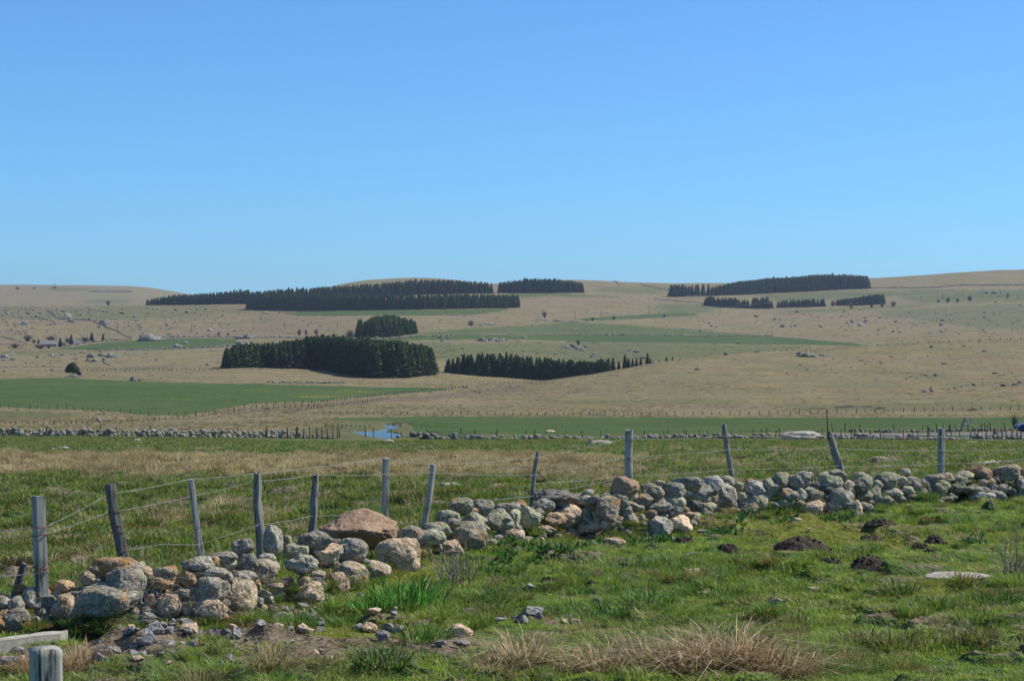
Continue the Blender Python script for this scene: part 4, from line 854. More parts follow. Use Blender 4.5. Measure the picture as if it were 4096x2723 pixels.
BUSH = [(110,1366,50,30,'twig_far','wide brown leafless bush left of the farm'),(60,1392,52,24,'twig_far','low tan leafless bush below the farm at left'),(136,1374,28,18,'twig_far','small leafless bush just left of the bushy farm spruce'),(205,1364,70,22,'twig_far','reddish leafless hedge behind the farm roof'),(270,1372,30,24,'twig_far','leafless bush between two farm spruces'),(342,1372,44,28,'twig_far','tall leafless bush behind the farm meadow'),(160,1393,60,22,'twig_far','tan leafless bush before the farm roof'),(195,1392,24,18,'twig_far','small leafless bush right of the tan farm bush'),(315,1374,26,22,'twig_far','leafless bush by the grey farm shed'),(255,1386,26,20,'twig_far','leafless bush hugging the dark farm spruce'),
 (1197,1341,26,28,'twig_far','left one of two adjoining leafless bushes on the mid slope'),(1224,1340,20,24,'twig_far','right one of two adjoining leafless bushes on the mid slope'),(1265,1339,26,24,'twig_far','leafless bush between the adjoining pair and the square plantation'),(1399,1352,50,38,'twig_far','largest leafless bush touching the small square plantation'),(1339,1352,36,18,'willow','low greenish leafless bush left of the largest one'),
 (1883,1303,40,22,'twig_far','pale leafless bush left of the flat outcrop on the slope'),(2371,1284,22,14,'twig_far','leafless bush at the tip of the narrow green field'),(2456,1281,16,18,'twig_far','leafless bush inside the narrow green field'),(2657,1270,13,16,'twig_far','small leafless bush at the right of the narrow green field'),
 (3405,1236,25,28,'willow','round pale green budding bush under the shelter belt'),(3528,1229,20,20,'twig_far','leafless bush below the right end of the shelter belt'),(3573,1226,28,26,'willow','pale budding bush beyond the shelter belt'),(3332,1225,36,26,'twig_far','wide leafless bush between groups of the shelter belt'),(3792,1211,26,24,'twig_far','leafless bush right of the lone small spruce on the right hillside'),(3830,1208,22,18,'twig_far','low leafless bush in the middle of three on the right hillside'),(3879,1205,30,25,'twig_far','broadest leafless bush on the right hillside'),(4031,1193,19,22,'twig_far','leafless bush near the dark boulders at far right'),
 (1160,1239,18,14,'twig_far','small leafless bush at the foot of the long skyline plantation'),(875,1343,18,16,'twig_far','leafless bush by the wall left of centre'),(912,1343,14,13,'twig_far','second leafless bush by the wall left of centre')]
for i, (x, r_, w, h, mt, lab) in enumerate(BUSH):
    X, Y, Z = hit(x, r_); m = Y/F; me = SHR[i % 4]
    if mt == 'willow': me = me.copy()
    o = bpy.data.objects.new('leafless_bush', me if mt != 'willow' else me); 
    if not me.materials: me.materials.append(M[mt])
    elif mt == 'willow': me.materials.clear(); me.materials.append(M[mt])
    C.objects.link(o); o.location = (X, Y, Z - .1); o.scale = (w*m*1.05, w*m, h*m*1.05); o.rotation_euler = (0, 0, i*1.3); tag(o, lab, 'bush', 'leafless bushes on the plateau')
for i, (x, r_, w, h, lab) in enumerate([(432,1226,26,27,'lone leafless round tree on the crest at left'),(2178,1276,23,34,'lone leafless tree on the rocky ridge at centre'),(2313,1386,27,30,'leafless tree growing from the split grey boulders')]):
    X, Y, Z = hit(x, r_); m = Y/F; e = empty('bare_tree', (X, Y, Z), lab, 'tree', 'lone bare trees'); e.scale = (w*m, w*m, h*m)
    mb = MB(); mb.tube([(0,0,-.02),(0,0,.3)], [.05,.035], 6); mb.build('trunk', M['bark'], e)
    o = obj('crown', SHR[i].copy(), None, e); o.scale = (1.05, 1.05, .85); o.location = (0, 0, .18)
for x, r_, w, h, lab in [(4058,1716,56,70,'bare grey shrub beside the blue car at the right edge'),(3712,1722,20,24,'thin bare shrub by the second wall')]:
    X, Y, Z = hit(x, r_); m = Y/F; o = obj('bare_shrub', shrub_mesh(44, 120, .6, .007), M['twig_far'], loc=(X, Y, Z)); o.scale = (w*m, w*m, h*m); tag(o, lab, 'shrub')

# ------------------------------------------------------------------ far rocks
RM = []
for s in range(10):
    v, f = rock_verts(3, .8, 1.5, 0); v[:, 2] = (v[:, 2] + 1) / 2 - .18; v *= np.array([.5, .42, 1]); RM.append((v, f))
RMM = [mesh_np('rock', v, f) for v, f in RM]
for m_ in RMM: m_.materials.append(M['r'])
BIG = [(1,590,1365,112,38,'largest pale domed outcrop above the small green meadow at left'),(1,622,1360,70,20,'right flank slab of the largest domed outcrop'),(1,705,1390,56,20,'grey rock heap inside the small green meadow'),(1,740,1372,26,10,'small rock behind the heap in the meadow'),
 (1,985,1354,110,22,'upper grey outcrop at the right end of the small meadow'),(1,968,1382,85,24,'lower grey outcrop at the right end of the small meadow'),(1,945,1350,40,10,'low rocks left of the upper outcrop'),
 (2,350,1445,30,19,'squarish boulder at the left of the rocky knot'),(2,377,1446,42,18,'squarish boulder beside it in the rocky knot'),(2,405,1426,36,20,'blocky boulder in the middle of the rocky knot'),(2,440,1432,58,30,'broadest block of the rocky knot'),(2,470,1428,30,14,'right-hand block of the rocky knot'),(2,330,1412,40,10,'flat boulder top left of the rocky knot'),(2,415,1440,20,14,'dark boulder at the lower tip of the rocky knot'),
 (2,152,1431,34,13,'isolated boulder left of the rocky knot'),(2,210,1424,50,11,'low flat boulders left of the rocky knot'),(2,248,1422,30,9,'thin boulder left of the rocky knot'),(2,300,1421,40,8,'flat boulder next to the rocky knot'),(2,50,1440,26,8,'dark low boulder near the left edge'),(2,18,1431,46,26,'pale stepped outcrop cut by the left edge'),(2,15,1442,26,8,'low rock at the foot of the stepped outcrop'),(2,40,1419,60,8,'pale slab behind the stepped outcrop'),
 (2,290,1510,72,14,'rock outcrop at the foot of the lone pine'),(2,318,1505,30,12,'small rock right of the lone pine'),(2,530,1524,40,22,'dark pointed boulder on the far edge of the left green field'),(2,556,1524,16,12,'small rock beside the dark pointed boulder'),(2,833,1461,30,15,'brown boulder left of the large plantation'),(2,627,1443,14,13,'small upright dark boulder on the brown slope at left'),(1,391,1686,34,22,'grey boulder alone behind the far wall at left'),
 (2,685,1482,34,8,'flat pale rock left of the large plantation'),(2,418,1502,14,8,'small rock right of the lone pine'),
 (3,1925,1366,56,22,'blocky grey outcrop at centre left of the split boulder'),(3,1975,1366,66,18,'right half of the blocky grey outcrop at centre'),(3,2015,1364,44,13,'low tail of the blocky grey outcrop'),(3,1760,1355,42,11,'low rock beside the stone line'),(3,1795,1356,30,9,'low rock right of it beside the stone line'),(3,1950,1298,72,13,'flat pale outcrop on the middle slope'),(3,1922,1302,40,8,'left part of the flat pale outcrop'),(3,1340,1360,28,13,'pink-grey boulder just above the large plantation'),(3,1295,1360,30,10,'boulder left of it above the large plantation'),(3,1766,1366,15,9,'small squarish rock under the stone line'),(3,1742,1499,32,13,'dark boulder touching the right end of the large plantation'),(3,1748,1470,18,6,'flat rock right of the large plantation'),
 (3,1848,1421,14,8,'small grey rock in the olive pasture at centre'),
 (3,2265,1393,54,13,'flat grey boulder left of the bare tree'),(3,2316,1398,42,20,'split grey boulder beneath the bare tree'),(3,2292,1392,26,18,'dark side block of the split boulder'),(3,2346,1390,24,8,'flat rock right of the split boulder'),(3,2130,1284,60,7,'left slab of the rocky ridge'),(3,2170,1282,50,9,'dark slab under the lone tree on the ridge'),(3,2230,1285,70,10,'middle slab of the rocky ridge'),(3,2290,1287,50,7,'right slab of the rocky ridge'),
 (3,2302,1319,38,11,'dark striped rock on the olive slope'),(3,2573,1435,26,10,'dark boulder above the spruce row'),(3,2907,1420,26,11,'dark boulder on the brown hill crest'),(3,2955,1375,17,7,'pale boulder below the green strip'),(3,3042,1376,12,5,'small pale boulder right below the green strip'),(3,2097,1355,20,11,'two-tone boulder under the stone line'),(3,2380,1372,18,7,'flat boulder right of the bare tree'),(3,2790,1480,32,10,'low grey rocks on the brown hill'),(3,2655,1525,24,5,'faint low rocks on the brown hill'),(3,3028,1409,24,7,'dark rock poking over the brown hill crest'),
 (4,3235,1428,104,26,'largest grey outcrop on the brown hill at right'),(4,3200,1418,50,14,'left dark part of the largest outcrop on the brown hill'),(4,3290,1424,50,14,'right tail of the largest outcrop on the brown hill'),(4,3130,1307,21,13,'left one of two dark boulders on the right moor'),(4,3164,1306,12,7,'small boulder between two dark ones on the right moor'),(4,3287,1309,22,12,'right one of two dark boulders on the right moor'),(4,3408,1292,13,8,'dark boulder higher on the right moor'),(4,3573,1330,15,9,'dark boulder in the scatter on the right moor'),(4,3600,1330,16,8,'its right-hand neighbour in the scatter'),(4,3766,1302,20,13,'two-peaked grey boulder on the right moor'),(4,3950,1175,28,11,'left dark boulder high on the right hill'),(4,3978,1175,26,11,'middle dark boulder high on the right hill'),(4,4005,1173,15,5,'right dark boulder high on the right hill'),(4,4085,1223,22,7,'dark flat boulder at far right'),
 (4,3727,1392,18,11,'pale boulder beyond the crest fence'),(4,3917,1368,17,9,'dark boulder beyond the crest at far right'),(4,3857,1387,20,6,'rocks along the crest fence'),(4,3779,1456,26,8,'grey rock on the brown hill under the crest'),(4,3447,1445,20,8,'small grey rock on the brown hill left'),(4,3982,1495,28,10,'dark flat boulder on the brown hill at right'),(4,4018,1501,9,6,'small rock by the dark flat boulder'),(4,4016,1546,25,12,'pyramid-shaped boulder in the lower line at right'),(4,4062,1540,26,11,'slanting boulder in the lower line at right'),(4,4078,1532,22,9,'boulder behind the slanting one'),(4,3698,1569,26,11,'domed boulder left of the pair in the lower line'),(4,3728,1567,17,13,'upright boulder of the pair in the lower line'),(4,3795,1560,10,6,'small dark boulder in the lower line'),(4,3818,1554,14,7,'small boulder right of it in the lower line'),(4,3850,1549,14,7,'boulder in the middle of the lower line'),(4,3895,1544,16,10,'pointed boulder in the lower line'),(4,3502,1521,24,5,'flat rock at the left of the middle scatter'),(4,3640,1507,10,6,'small rock in the middle scatter'),(4,3670,1510,18,5,'flat rock in the middle scatter'),
 (4,3150,1493,14,4,'thin dark rock on the brown hill'),(4,3190,1464,8,4,'tiny rock on the brown hill'),(4,3405,1468,8,5,'tiny dark rock at mid hill')]
for g_, x, r_, w, h, lab in BIG:
    X, Y, Z = hit(x, r_); m = Y/F; k = RNG.integers(0, 10)
    nl = 1 if w < 30 else int(min(3 + w / 16, 9)); VV = []; FF = []; nv = 0
    for q in range(nl):
        v, f = rock_verts(4 if nl == 1 else 3, 1., 1.7, 0); v[:, 2] = (v[:, 2] + 1) / 2 - .30
        if nl == 1: v *= np.array([.5*w*m, .40*w*m, h*m*1.35])
        else:
            t_ = (q + .5) / nl * 2 - 1; ww = w*m*RNG.uniform(.30, .60); hh = h*m*(1.15 if q in (nl//2, nl//3) else RNG.uniform(.6, 1.1)) * (1 - .45*abs(t_))
            v = v * np.array([.5*ww, .45*ww, hh*1.1]) + np.array([t_*(w*m - ww)*.5, RNG.uniform(-.15, .25)*w*m, -hh*.05])
        VV.append(v); FF.append(f + nv); nv += len(v)
    v = np.concatenate(VV); f = np.concatenate(FF)
    o = obj('outcrop' if w > 45 else 'moor_boulder', mesh_np('rock', v, f), M['r'], loc=(X, Y + .2*w*m, Z)); tag(o, lab, 'rock', 'rocks scattered over the plateau')
# loose scatter: density regions (x0,x1,row0,row1,count,size px, where)
SC = [(0,900,1235,1345,330,7,'on the stony slope at upper left'),(0,420,1240,1300,90,11,'on the stony slope at upper left'),(900,1400,1245,1340,40,6,'on the mid slope left of the square plantation'),(500,900,1400,1490,26,7,'on the brown slope left of the large plantation'),
      (1640,2700,1375,1470,70,6,'in the olive pasture at centre'),(2050,2600,1385,1440,30,8,'in the olive pasture at centre'),(2700,3400,1245,1335,80,7,'on the right moor'),(3300,4096,1240,1340,200,6,'on the right moor'),(3100,4096,1395,1500,60,6,'on the brown hill at right'),(3600,4096,1490,1570,30,7,'on the brown hill at right'),
      (1600,2900,1255,1335,50,5,'on the middle slope'),(3400,4096,1120,1230,36,5,'high on the right hill'),(0,500,1400,1500,40,7,'on the rough ground at left'),(700,2100,1600,1640,14,8,'beside the stream gully'),(1850,2030,1545,1570,22,7,'in the stony end of the stream gully'),(0,1500,1700,1745,14,6,'on the brown flat behind the far wall')]
rocks = []
for x0, x1, r0, r1, n, sz, wh in SC:
    for k in range(n):
        x, r_ = RNG.uniform(x0, x1), RNG.uniform(r0, r1)
        if noise2(np.array([x/90.]), np.array([r_/25.]))[0] < -.45 + .3*RNG.random(): continue
        w = sz * RNG.lognormal(0, .45); rocks.append((x, r_, w, w * RNG.uniform(.35, .6), wh))
for j in range(34): rocks.append((1078 + j*9 + RNG.uniform(-3, 3), 1532 + RNG.uniform(-1.5, 1.5), RNG.uniform(7, 20), RNG.uniform(5, 9), 'in the line along the left green field'))
rocks.sort(key=lambda q: -q[2]); VB = []; FB = []; nb = 0
fld = lambda x, r_: any(a > .85 and inpoly(np.array([x]), np.array([r_]), p)[0] for a, _, p in FIELDS)
ni = 0
for k, (x, r_, w, h, wh) in enumerate(rocks):
    if fld(x, r_): continue
    X, Y, Z = hit(x, r_); m = Y/F; q = RNG.integers(0, 10)
    if ni < 170:
        o = obj('moor_stone', RMM[q], None, loc=(X, Y, Z), rot=(0, 0, RNG.uniform(0, 6.28))); o.scale = (w*m*1.1, w*m*1.0, h*m*1.2); ni += 1
        tag(o, 'small grey stone scattered ' + wh, 'stone', 'small stones scattered ' + wh)
    else:
        v, f = RM[q]; VB.append(v * np.array([w*m*1.1, w*m, h*m*1.2]) + np.array([X, Y, Z])); FB.append(f + nb); nb += len(v)
tag(obj('scattered_stones', mesh_np('scattered_stones', np.concatenate(VB), np.concatenate(FB)), M['r']), 'tiny grey stones dotted over the far slopes', 'stones', kind='stuff')
print('far rocks', len(rocks))

# ------------------------------------------------------------------ dry stone walls in the distance
def wall(path, stone_px, layers, label, mat='r', name='dry_stone_wall', gap=.0, sub=2, pale=None, jitY=.4, step=.8, dense=1.0):
    VB = []; FB = []; nb = 0; P = []
    for (xa, ra), (xb, rb) in zip(path[:-1], path[1:]):
        n = max(int(math.hypot(xb-xa, rb-ra) / (stone_px*step)), 1)
        for i in range(n): t_ = i/n; P.append((xa + (xb-xa)*t_, ra + (rb-ra)*t_))
    for x, r_ in P:
        if RNG.random() < gap: continue
        try: X, Y, Z = hit(x, r_ + RNG.uniform(-.3, .3))
        except Exception: continue
        m = Y/F; s = stone_px*m
        for l in range(layers):
            if l and RNG.random() > dense: continue
            v, f = rock_verts(sub, .6, 1.2, RNG.uniform(-.5, .5)); w = s*RNG.lognormal(0, .28)*(1.15 if l == 0 else .95); h = w*RNG.uniform(.55, .95)
            v = v * np.array([w/2, w/2, h/2]) * 1.12; VB.append(v + np.array([X + RNG.uniform(-.4, .4)*s, Y + RNG.uniform(-jitY, jitY)*s + l*.15*s, Z + h*.30 + l*s*.66])); FB.append(f + nb); nb += len(v)
    return tag(obj(name, mesh_np('dry_stone_wall', np.concatenate(VB), np.concatenate(FB)), M[mat]), label, 'stone wall')
M['rw'] = stone_mat('wall_rock', (.125, .122, .11), (.21, .205, .185), (.28, .29, .14), .4, .0, .2, sc=.6)
wall([(-300,1742),(0,1742),(500,1748),(1024,1750),(1200,1752)], 15, 3, 'low dry stone wall of grey stones across the far side of the pasture, left of the stream', 'rw', dense=.9, sub=3)
wall([(1200,1752),(1340,1754)], 15, 2, 'tumbled end of the far dry stone wall reaching the stream', 'rw', dense=.6, sub=3)
wall([(1600,1752),(1740,1756)], 19, 2, 'stretch of large upright blocks in the far wall right of the stream', 'rw', dense=.5, sub=3)
wall([(1745,1756),(2100,1757),(2400,1756),(2560,1754),(2800,1752),(3100,1752)], 16, 2, 'broken far wall of rounded stones right of the stream', 'rw', gap=.12, dense=.35, sub=3)
wall([(3290,1754),(3550,1756),(3800,1760),(4096,1762),(4300,1764)], 14, 2, 'low tumbled wall beside the road at right', 'rw', gap=.05, dense=.5, sub=3)
wall([(3400,1728),(3550,1730),(3800,1726),(4096,1722)], 10, 2, 'second low stone wall beyond the grey road', 'rw', gap=.12, dense=.5)
field_rock(3612, 1757, 52, 20, 'e', 'reddish_rock', 'reddish brown rock in the low wall beside the road', 'rock')
for pth, sz, lay, lab, gp in [([(190,1243),(215,1262),(240,1278),(355,1280),(390,1293),(430,1311),(470,1326),(490,1341),(510,1351),(533,1354)], 4.2, 2, 'dark zigzag stone wall running down the stony slope at left', 0),
    ([(0,1348),(60,1363),(110,1379)], 4.5, 2, 'short stone wall running down at the left edge', 0), ([(525,1360),(400,1367),(304,1378),(243,1388)], 4.5, 2, 'stone wall along the top of the small green meadow', 0),
    ([(420,1401),(600,1400),(730,1395),(880,1388),(950,1382)], 4.5, 2, 'stone wall along the bottom of the small green meadow', .05), ([(560,1353),(700,1349),(1024,1349),(1200,1352),(1420,1353)], 4, 2, 'long low stone wall at the foot of the mid slope', .12),
    ([(1400,1355),(1600,1352),(1640,1348),(1800,1345)], 6, 1, 'row of rounded stones left of centre under the square plantation', .3), ([(1800,1342),(2048,1339),(2400,1341),(2800,1343),(3090,1344)], 4.8, 1, 'long line of pale stones dividing the green fields at centre', .08),
    ([(2618,1199),(2700,1204),(2780,1209),(2830,1219),(2860,1226)], 3, 2, 'stone wall curving to the shelter belt', 0), ([(2690,1187),(2850,1186)], 3, 2, 'stone wall under the rounded spruce clump', 0), ([(3475,1154),(3700,1152),(3850,1143),(4096,1142)], 3.4, 2, 'dark stone wall below the right skyline', 0),
    ([(2560,1138),(2600,1146),(2640,1157),(2680,1163)], 3, 2, 'stone wall slanting down the central hill', 0), ([(2457,1123),(2468,1131),(2472,1141)], 3, 2, 'short stone wall at the central skyline', 0),
    ([(0,1468),(250,1466)], 4, 1, 'broken stone line at left below the rocky knot', .2), ([(180,1484),(560,1482)], 3.6, 1, 'broken stone line right of the lone pine', .45), ([(410,1442),(418,1455),(442,1464)], 4.5, 2, 'short dark wall below the rocky knot', 0), ([(0,1378),(130,1380)], 3.6, 1, 'faint stone line left of the farm', .3), ([(320,1340),(480,1337)], 3.2, 1, 'thin stone line above the farm spruces', .2),
    ([(3760,1192),(3950,1187),(4096,1180)], 2.6, 1, 'faint wall by the bushes on the right hillside', .25), ([(1190,1262),(1400,1258),(1800,1260),(2000,1245),(2050,1238)], 3.4, 1, 'stone line under the long skyline plantation', .45), ([(2640,1212),(2628,1232),(2608,1248)], 3, 1, 'short stone line beside the curving track', .3)]:
    wall(pth, sz, lay, lab, 'r', gap=gp, sub=2)

# ------------------------------------------------------------------ post-and-wire fences in the distance
PM = []
for s in range(3):
    mb = MB(); mb.tube([(0,0,-.2),(.01*s,0,.5),(.03*s-.02,0,1.0)], [.045,.04,.036], 6); PM.append(mb.mesh('fence_post')); PM[-1].materials.append(M['wood_far'])
def far_fence(path, step, hpx, label, xs=None, thick=1.0, Yo=None, wires=0, lean=.06):
    P = []
    if xs is not None: P = [(x, float(np.interp(x, [p[0] for p in path], [p[1] for p in path]))) for x in xs]
    else:
        for (xa, ra), (xb, rb) in zip(path[:-1], path[1:]):
            n = max(int(math.hypot(xb-xa, rb-ra) / step), 1); P += [(xa + (xb-xa)*(i+RNG.uniform(-.15, .15))/n, ra + (rb-ra)*i/n) for i in range(n)]
    P = P[:100]; x0, r0 = P[0]
    def pos(x, r_): 
        if Yo is None: return hit(x, r_)
        Y = float(np.interp(x, *zip(*Yo))); return ((x-CX)/F*Y, Y, float(ground((x-CX)/F*Y, Y)))
    b0 = pos(x0, r0); e = empty('post_fence', b0, label, 'fence', None); tops = []
    for i, (x, r_) in enumerate(P):
        X, Y, Z = pos(x, r_); h = hpx*Y/F*RNG.uniform(.85, 1.15); o = obj('fence_post', PM[i % 3], None, e); o.location = (X-b0[0], Y-b0[1], Z-b0[2]); w = thick*RNG.uniform(.8, 1.3)*max(1, Y/210)
        o.scale = (w, w, h); o.rotation_euler = (0, RNG.normal()*lean, RNG.uniform(0, 6)); tops.append(np.array([X-b0[0], Y-b0[1], Z-b0[2]+h*.9]))
    for k in range(wires):
        mb = MB(); mb.tube([t_ - np.array([0, 0, .38*k]) for t_ in tops], .008, 3); mb.build('wire', M['wire'], e)
    return e
far_fence([(0,1744),(1000,1750),(1350,1756)], 1, 44, 'wooden post fence standing in the far wall at left', xs=[184,347,402,470,600,697,806,950,1061,1068,1153,1185,1189,1214,1240,1267,1288,1312,1331,1350,1358], thick=1.7, wires=2, lean=.10)
far_fence([(1400,1752),(1990,1754)], 1, 42, 'wooden post fence crossing the stream at the far wall', xs=[1463,1493,1565,1712,1844,1900,1988], thick=1.3, wires=2)
far_fence([(2000,1752),(2600,1752),(3300,1750)], 1, 34, 'wooden post fence along the far wall at centre right', xs=[2104,2139,2263,2328,2404,2520,2578,2656,2672,2736,2746,2797,2830,2928,2964,3012,3048,3067,3103,3117,3193,3270,3289], thick=1.0)
far_fence([(3300,1754),(4200,1764)], 1, 42, 'wooden post fence in front of the road at right', xs=[3365,3404,3416,3480,3525,3533,3612,3652,3670,3710,3716,3760,3785,3802,3842,3880,3895,3912,3945,3975,3988,4010,4025,4045,4068,4083], thick=1.0, lean=.07)
far_fence([(3300,1728),(3700,1730),(4200,1722)], 1, 34, 'wooden post fence beyond the road at right', xs=[3330,3380,3440,3575,3690,3748,3771,3797,3801,3822,3872,3925,3940,3950,3963,4018], thick=1.2)
far_fence([(0,1697),(330,1697),(640,1683),(760,1672),(890,1655),(1024,1634),(1300,1626)], 22, 15, 'thin post fence across the brown flat at left', thick=1.)
far_fence([(0,1632),(230,1634),(434,1648),(560,1656),(740,1664),(900,1650),(1024,1622),(1284,1612)], 34, 16, 'post fence along the near edge of the left green field', thick=1.)
far_fence([(1284,1612),(1415,1596),(1540,1580),(1700,1568),(1880,1552)], 13, 12, 'post fence following the stream gully between the fields', thick=1.)
far_fence([(1130,1655),(1300,1628),(1450,1612),(1560,1596)], 9, 12, 'dense post fence on the near bank of the stream gully', thick=.9)
far_fence([(1290,1657),(2048,1661),(2700,1662)], 33, 15, 'post fence at the foot of the brown hill, left part', thick=1.1)
far_fence([(2700,1662),(3072,1661),(3200,1657),(3500,1651),(3850,1642),(4150,1638)], 36, 17, 'post fence at the foot of the brown hill, right part', thick=1.1)
far_fence([(3060,0),(4120,0)], 1, 12, 'post fence along the crest of the brown hill', xs=list(range(3075,3330,24)) + list(range(3345,4110,41)), Yo=[(3060,870),(3500,930),(4120,960)], thick=.9)
far_fence([(1505,1514),(1720,1502),(1800,1528),(2048,1533),(2240,1522)], 16, 8, 'thin post fence in front of the spruces at centre', thick=.7)
far_fence([(310,1484),(560,1486),(890,1481)], 18, 9, 'thin post fence left of the large plantation', thick=.8)
far_fence([(1330,1711),(1480,1716),(1500,1700)], 18, 18, 'few posts beside the stream bend', thick=1.1)

# ------------------------------------------------------------------ power poles and line
def pole(x, r_, h, lab):
    X, Y, Z = hit(x, r_); e = empty('power_pole', (X, Y, Z), lab, 'power pole', 'power poles across the plateau'); H = h*Y/F
    mb = MB(); mb.tube([(0,0,-.3),(0,0,H)], [.24,.16], 6); mb.build('pole', M['wood_far'], e); mb = MB(); mb.box((0,0,H-.6),(2.2,.15,.15)); mb.build('crossarm', M['wood_far'], e); return (X, Y, Z+H-.5)
pl = [pole(*a) for a in [(767,1329,34,'power pole left of centre above the small green meadow'),(878,1308,18,'short power pole higher up left of centre'),(1015,1320,34,'power pole near the left end of the large plantation'),(1140,1318,38,'tallest power pole in front of the mid slope'),(1232,1312,18,'faint power pole behind the adjoining bushes'),(1350,1312,20,'faint power pole left of the square plantation')]]
pr_ = [pole(*a) for a in [(2300,1274,26,'power pole beside the rocky ridge'),(2404,1263,18,'power pole left in the narrow green field'),(2598,1250,20,'power pole in the middle of the narrow green field'),(2880,1256,26,'power pole below the shelter belt'),(3077,1240,30,'power pole in front of the shelter belt, left'),(3252,1229,34,'power pole in front of the shelter belt, middle'),(3515,1214,28,'power pole at the right end of the shelter belt'),(3685,1206,22,'power pole right of the shelter belt'),(3770,1197,26,'power pole above the hillside bushes'),(3850,1191,28,'power pole by the broadest hillside bush'),(3930,1180,24,'power pole near the dark boulders on the right hill')]]
mb = MB(); 
mb.tube(pr_, .07, 3); tag(mb.build('power_line', M['wire']), 'thin pale power line strung between the poles on the right hillside', 'power line')
for x, r_, h, lab in [(70,1156,18,'thin mast on the left horizon hill'),(219,1152,22,'second thin mast on the left horizon hill')]:
    X, Y, Z = hit(x, r_+1.5); mb = MB(); mb.tube([(0,0,-1),(0,0,h*Y/F)], [1.0,.5], 6); mb.box((0,0,1.5),(9,5,4)); tag(mb.build('radio_mast', M['wood_far'], loc=(X,Y,Z)), lab, 'mast')
X, Y, Z = hit(139, 1154.5); mb = MB(); mb.box((0,0,1.2),(11,6,2.6)); mb.tube([(2,0,2.5),(2,0,6)],[.9,.7],6); tag(mb.build('hilltop_hut', M['concrete'], loc=(X,Y,Z)), 'tiny pale hut on top of the left horizon hill', 'hut')

# ------------------------------------------------------------------ farm, gate, A-frame, road, car
M['slate_roof'] = plain('slate_roof', (.20,.19,.18), (.30,.29,.27), 1.5); M['farm_wall'] = plain('farm_wall', (.18,.165,.14), (.28,.26,.22), 1)
X, Y, Z = hit(200, 1384); m = Y/F; e = empty('farmhouse', (X, Y, Z), 'low stone farmhouse with a pale grey slate roof half hidden by bushes at left', 'house')
def gable(L, D, hw, hr, roofmat, e, dx=0, dy=0):
    mb = MB(); mb.add([(-L/2,-D/2,-.5),(L/2,-D/2,-.5),(L/2,D/2,-.5),(-L/2,D/2,-.5),(-L/2,-D/2,hw),(L/2,-D/2,hw),(L/2,D/2,hw),(-L/2,D/2,hw),(-L/2,0,hr-.1),(L/2,0,hr-.1)],[(0,1,5,4),(2,3,7,6),(1,2,6,9,5),(3,0,4,8,7)]); mb.v=[(a+dx,b+dy,c) for a,b,c in mb.v]; mb.build('wall', M['farm_wall'], e)
    mb = MB(); o_=.35; sl_=(hr-hw)/(D/2)
    for sg in (-1,1):
        a=[(-L/2-o_,sg*(D/2+o_),hw-o_*sl_),(L/2+o_,sg*(D/2+o_),hw-o_*sl_),(L/2+o_,0,hr),(-L/2-o_,0,hr)]; mb.add(a+[(x,y,z+.2) for x,y,z in a],[(0,1,2,3),(4,5,6,7),(0,1,5,4),(1,2,6,5),(2,3,7,6),(3,0,4,7)])
    mb.v=[(a+dx,b+dy,c) for a,b,c in mb.v]; mb.build('roof', roofmat, e)
L = 62*m; gable(L, 7, 1.6, 4.2, M['slate_roof'], e)
for k in (-.3, .05, .32):
    mb = MB(); mb.box((k*L, -3.53, .9), (.9, .08, 1.0)); mb.build('window', M['wood_dark'], e)
mb = MB(); mb.box((L*.42, 0, 4.3), (.8, .8, 1.1)); mb.build('chimney', M['farm_wall'], e)
X, Y, Z = hit(310, 1378); e = empty('farm_shed', (X, Y, Z), 'small shed with a pale gable right of the farm spruces', 'shed'); gable(22*Y/F, 5, 1.0, 3.4, M['slate_roof'], e)
mb = MB(); mb.box((0, -2.53, .5), (1.2, .08, 1.4)); mb.build('door', M['wood_dark'], e)
X, Y, Z = hit(367, 1400); m = Y/F; e = empty('field_gate', (X, Y, Z), 'grey metal field gate by the bottom wall of the small green meadow', 'gate'); W = 34*m
mb = MB(); [mb.tube([(-W/2,0,z),(W/2,0,z)], .06, 4) for z in (.3,.6,.9,1.2,1.5)]; mb.build('rail', M['wire'], e); 
for s in (-1, 1): mb = MB(); mb.tube([(s*W/2,0,-.2),(s*W/2,0,1.7)], .12, 6); mb.build('gate_post', M['wood_far'], e)

# grey road behind the far wall on the right
def strip(name, mat, pts, dz=.05):
    V = []; Fs = []
    for i, (x, ra, rb) in enumerate(pts):
        for r_ in (ra, rb): X, Y, Z = hit(x, r_); V.append((X, Y, float(zt(X, Y)) + dz))
    Fs = [(2*i, 2*i+2, 2*i+3, 2*i+1) for i in range(len(pts)-1)]; me = bpy.data.meshes.new(name); me.from_pydata(V, [], Fs); me.update(); return tag(obj(name, me, mat), kind='structure')
strip('road', M['asphalt'], [(3330 + 40*i, 1744 - .09*i, 1736.5 - .22*i) for i in range(28)], .045)
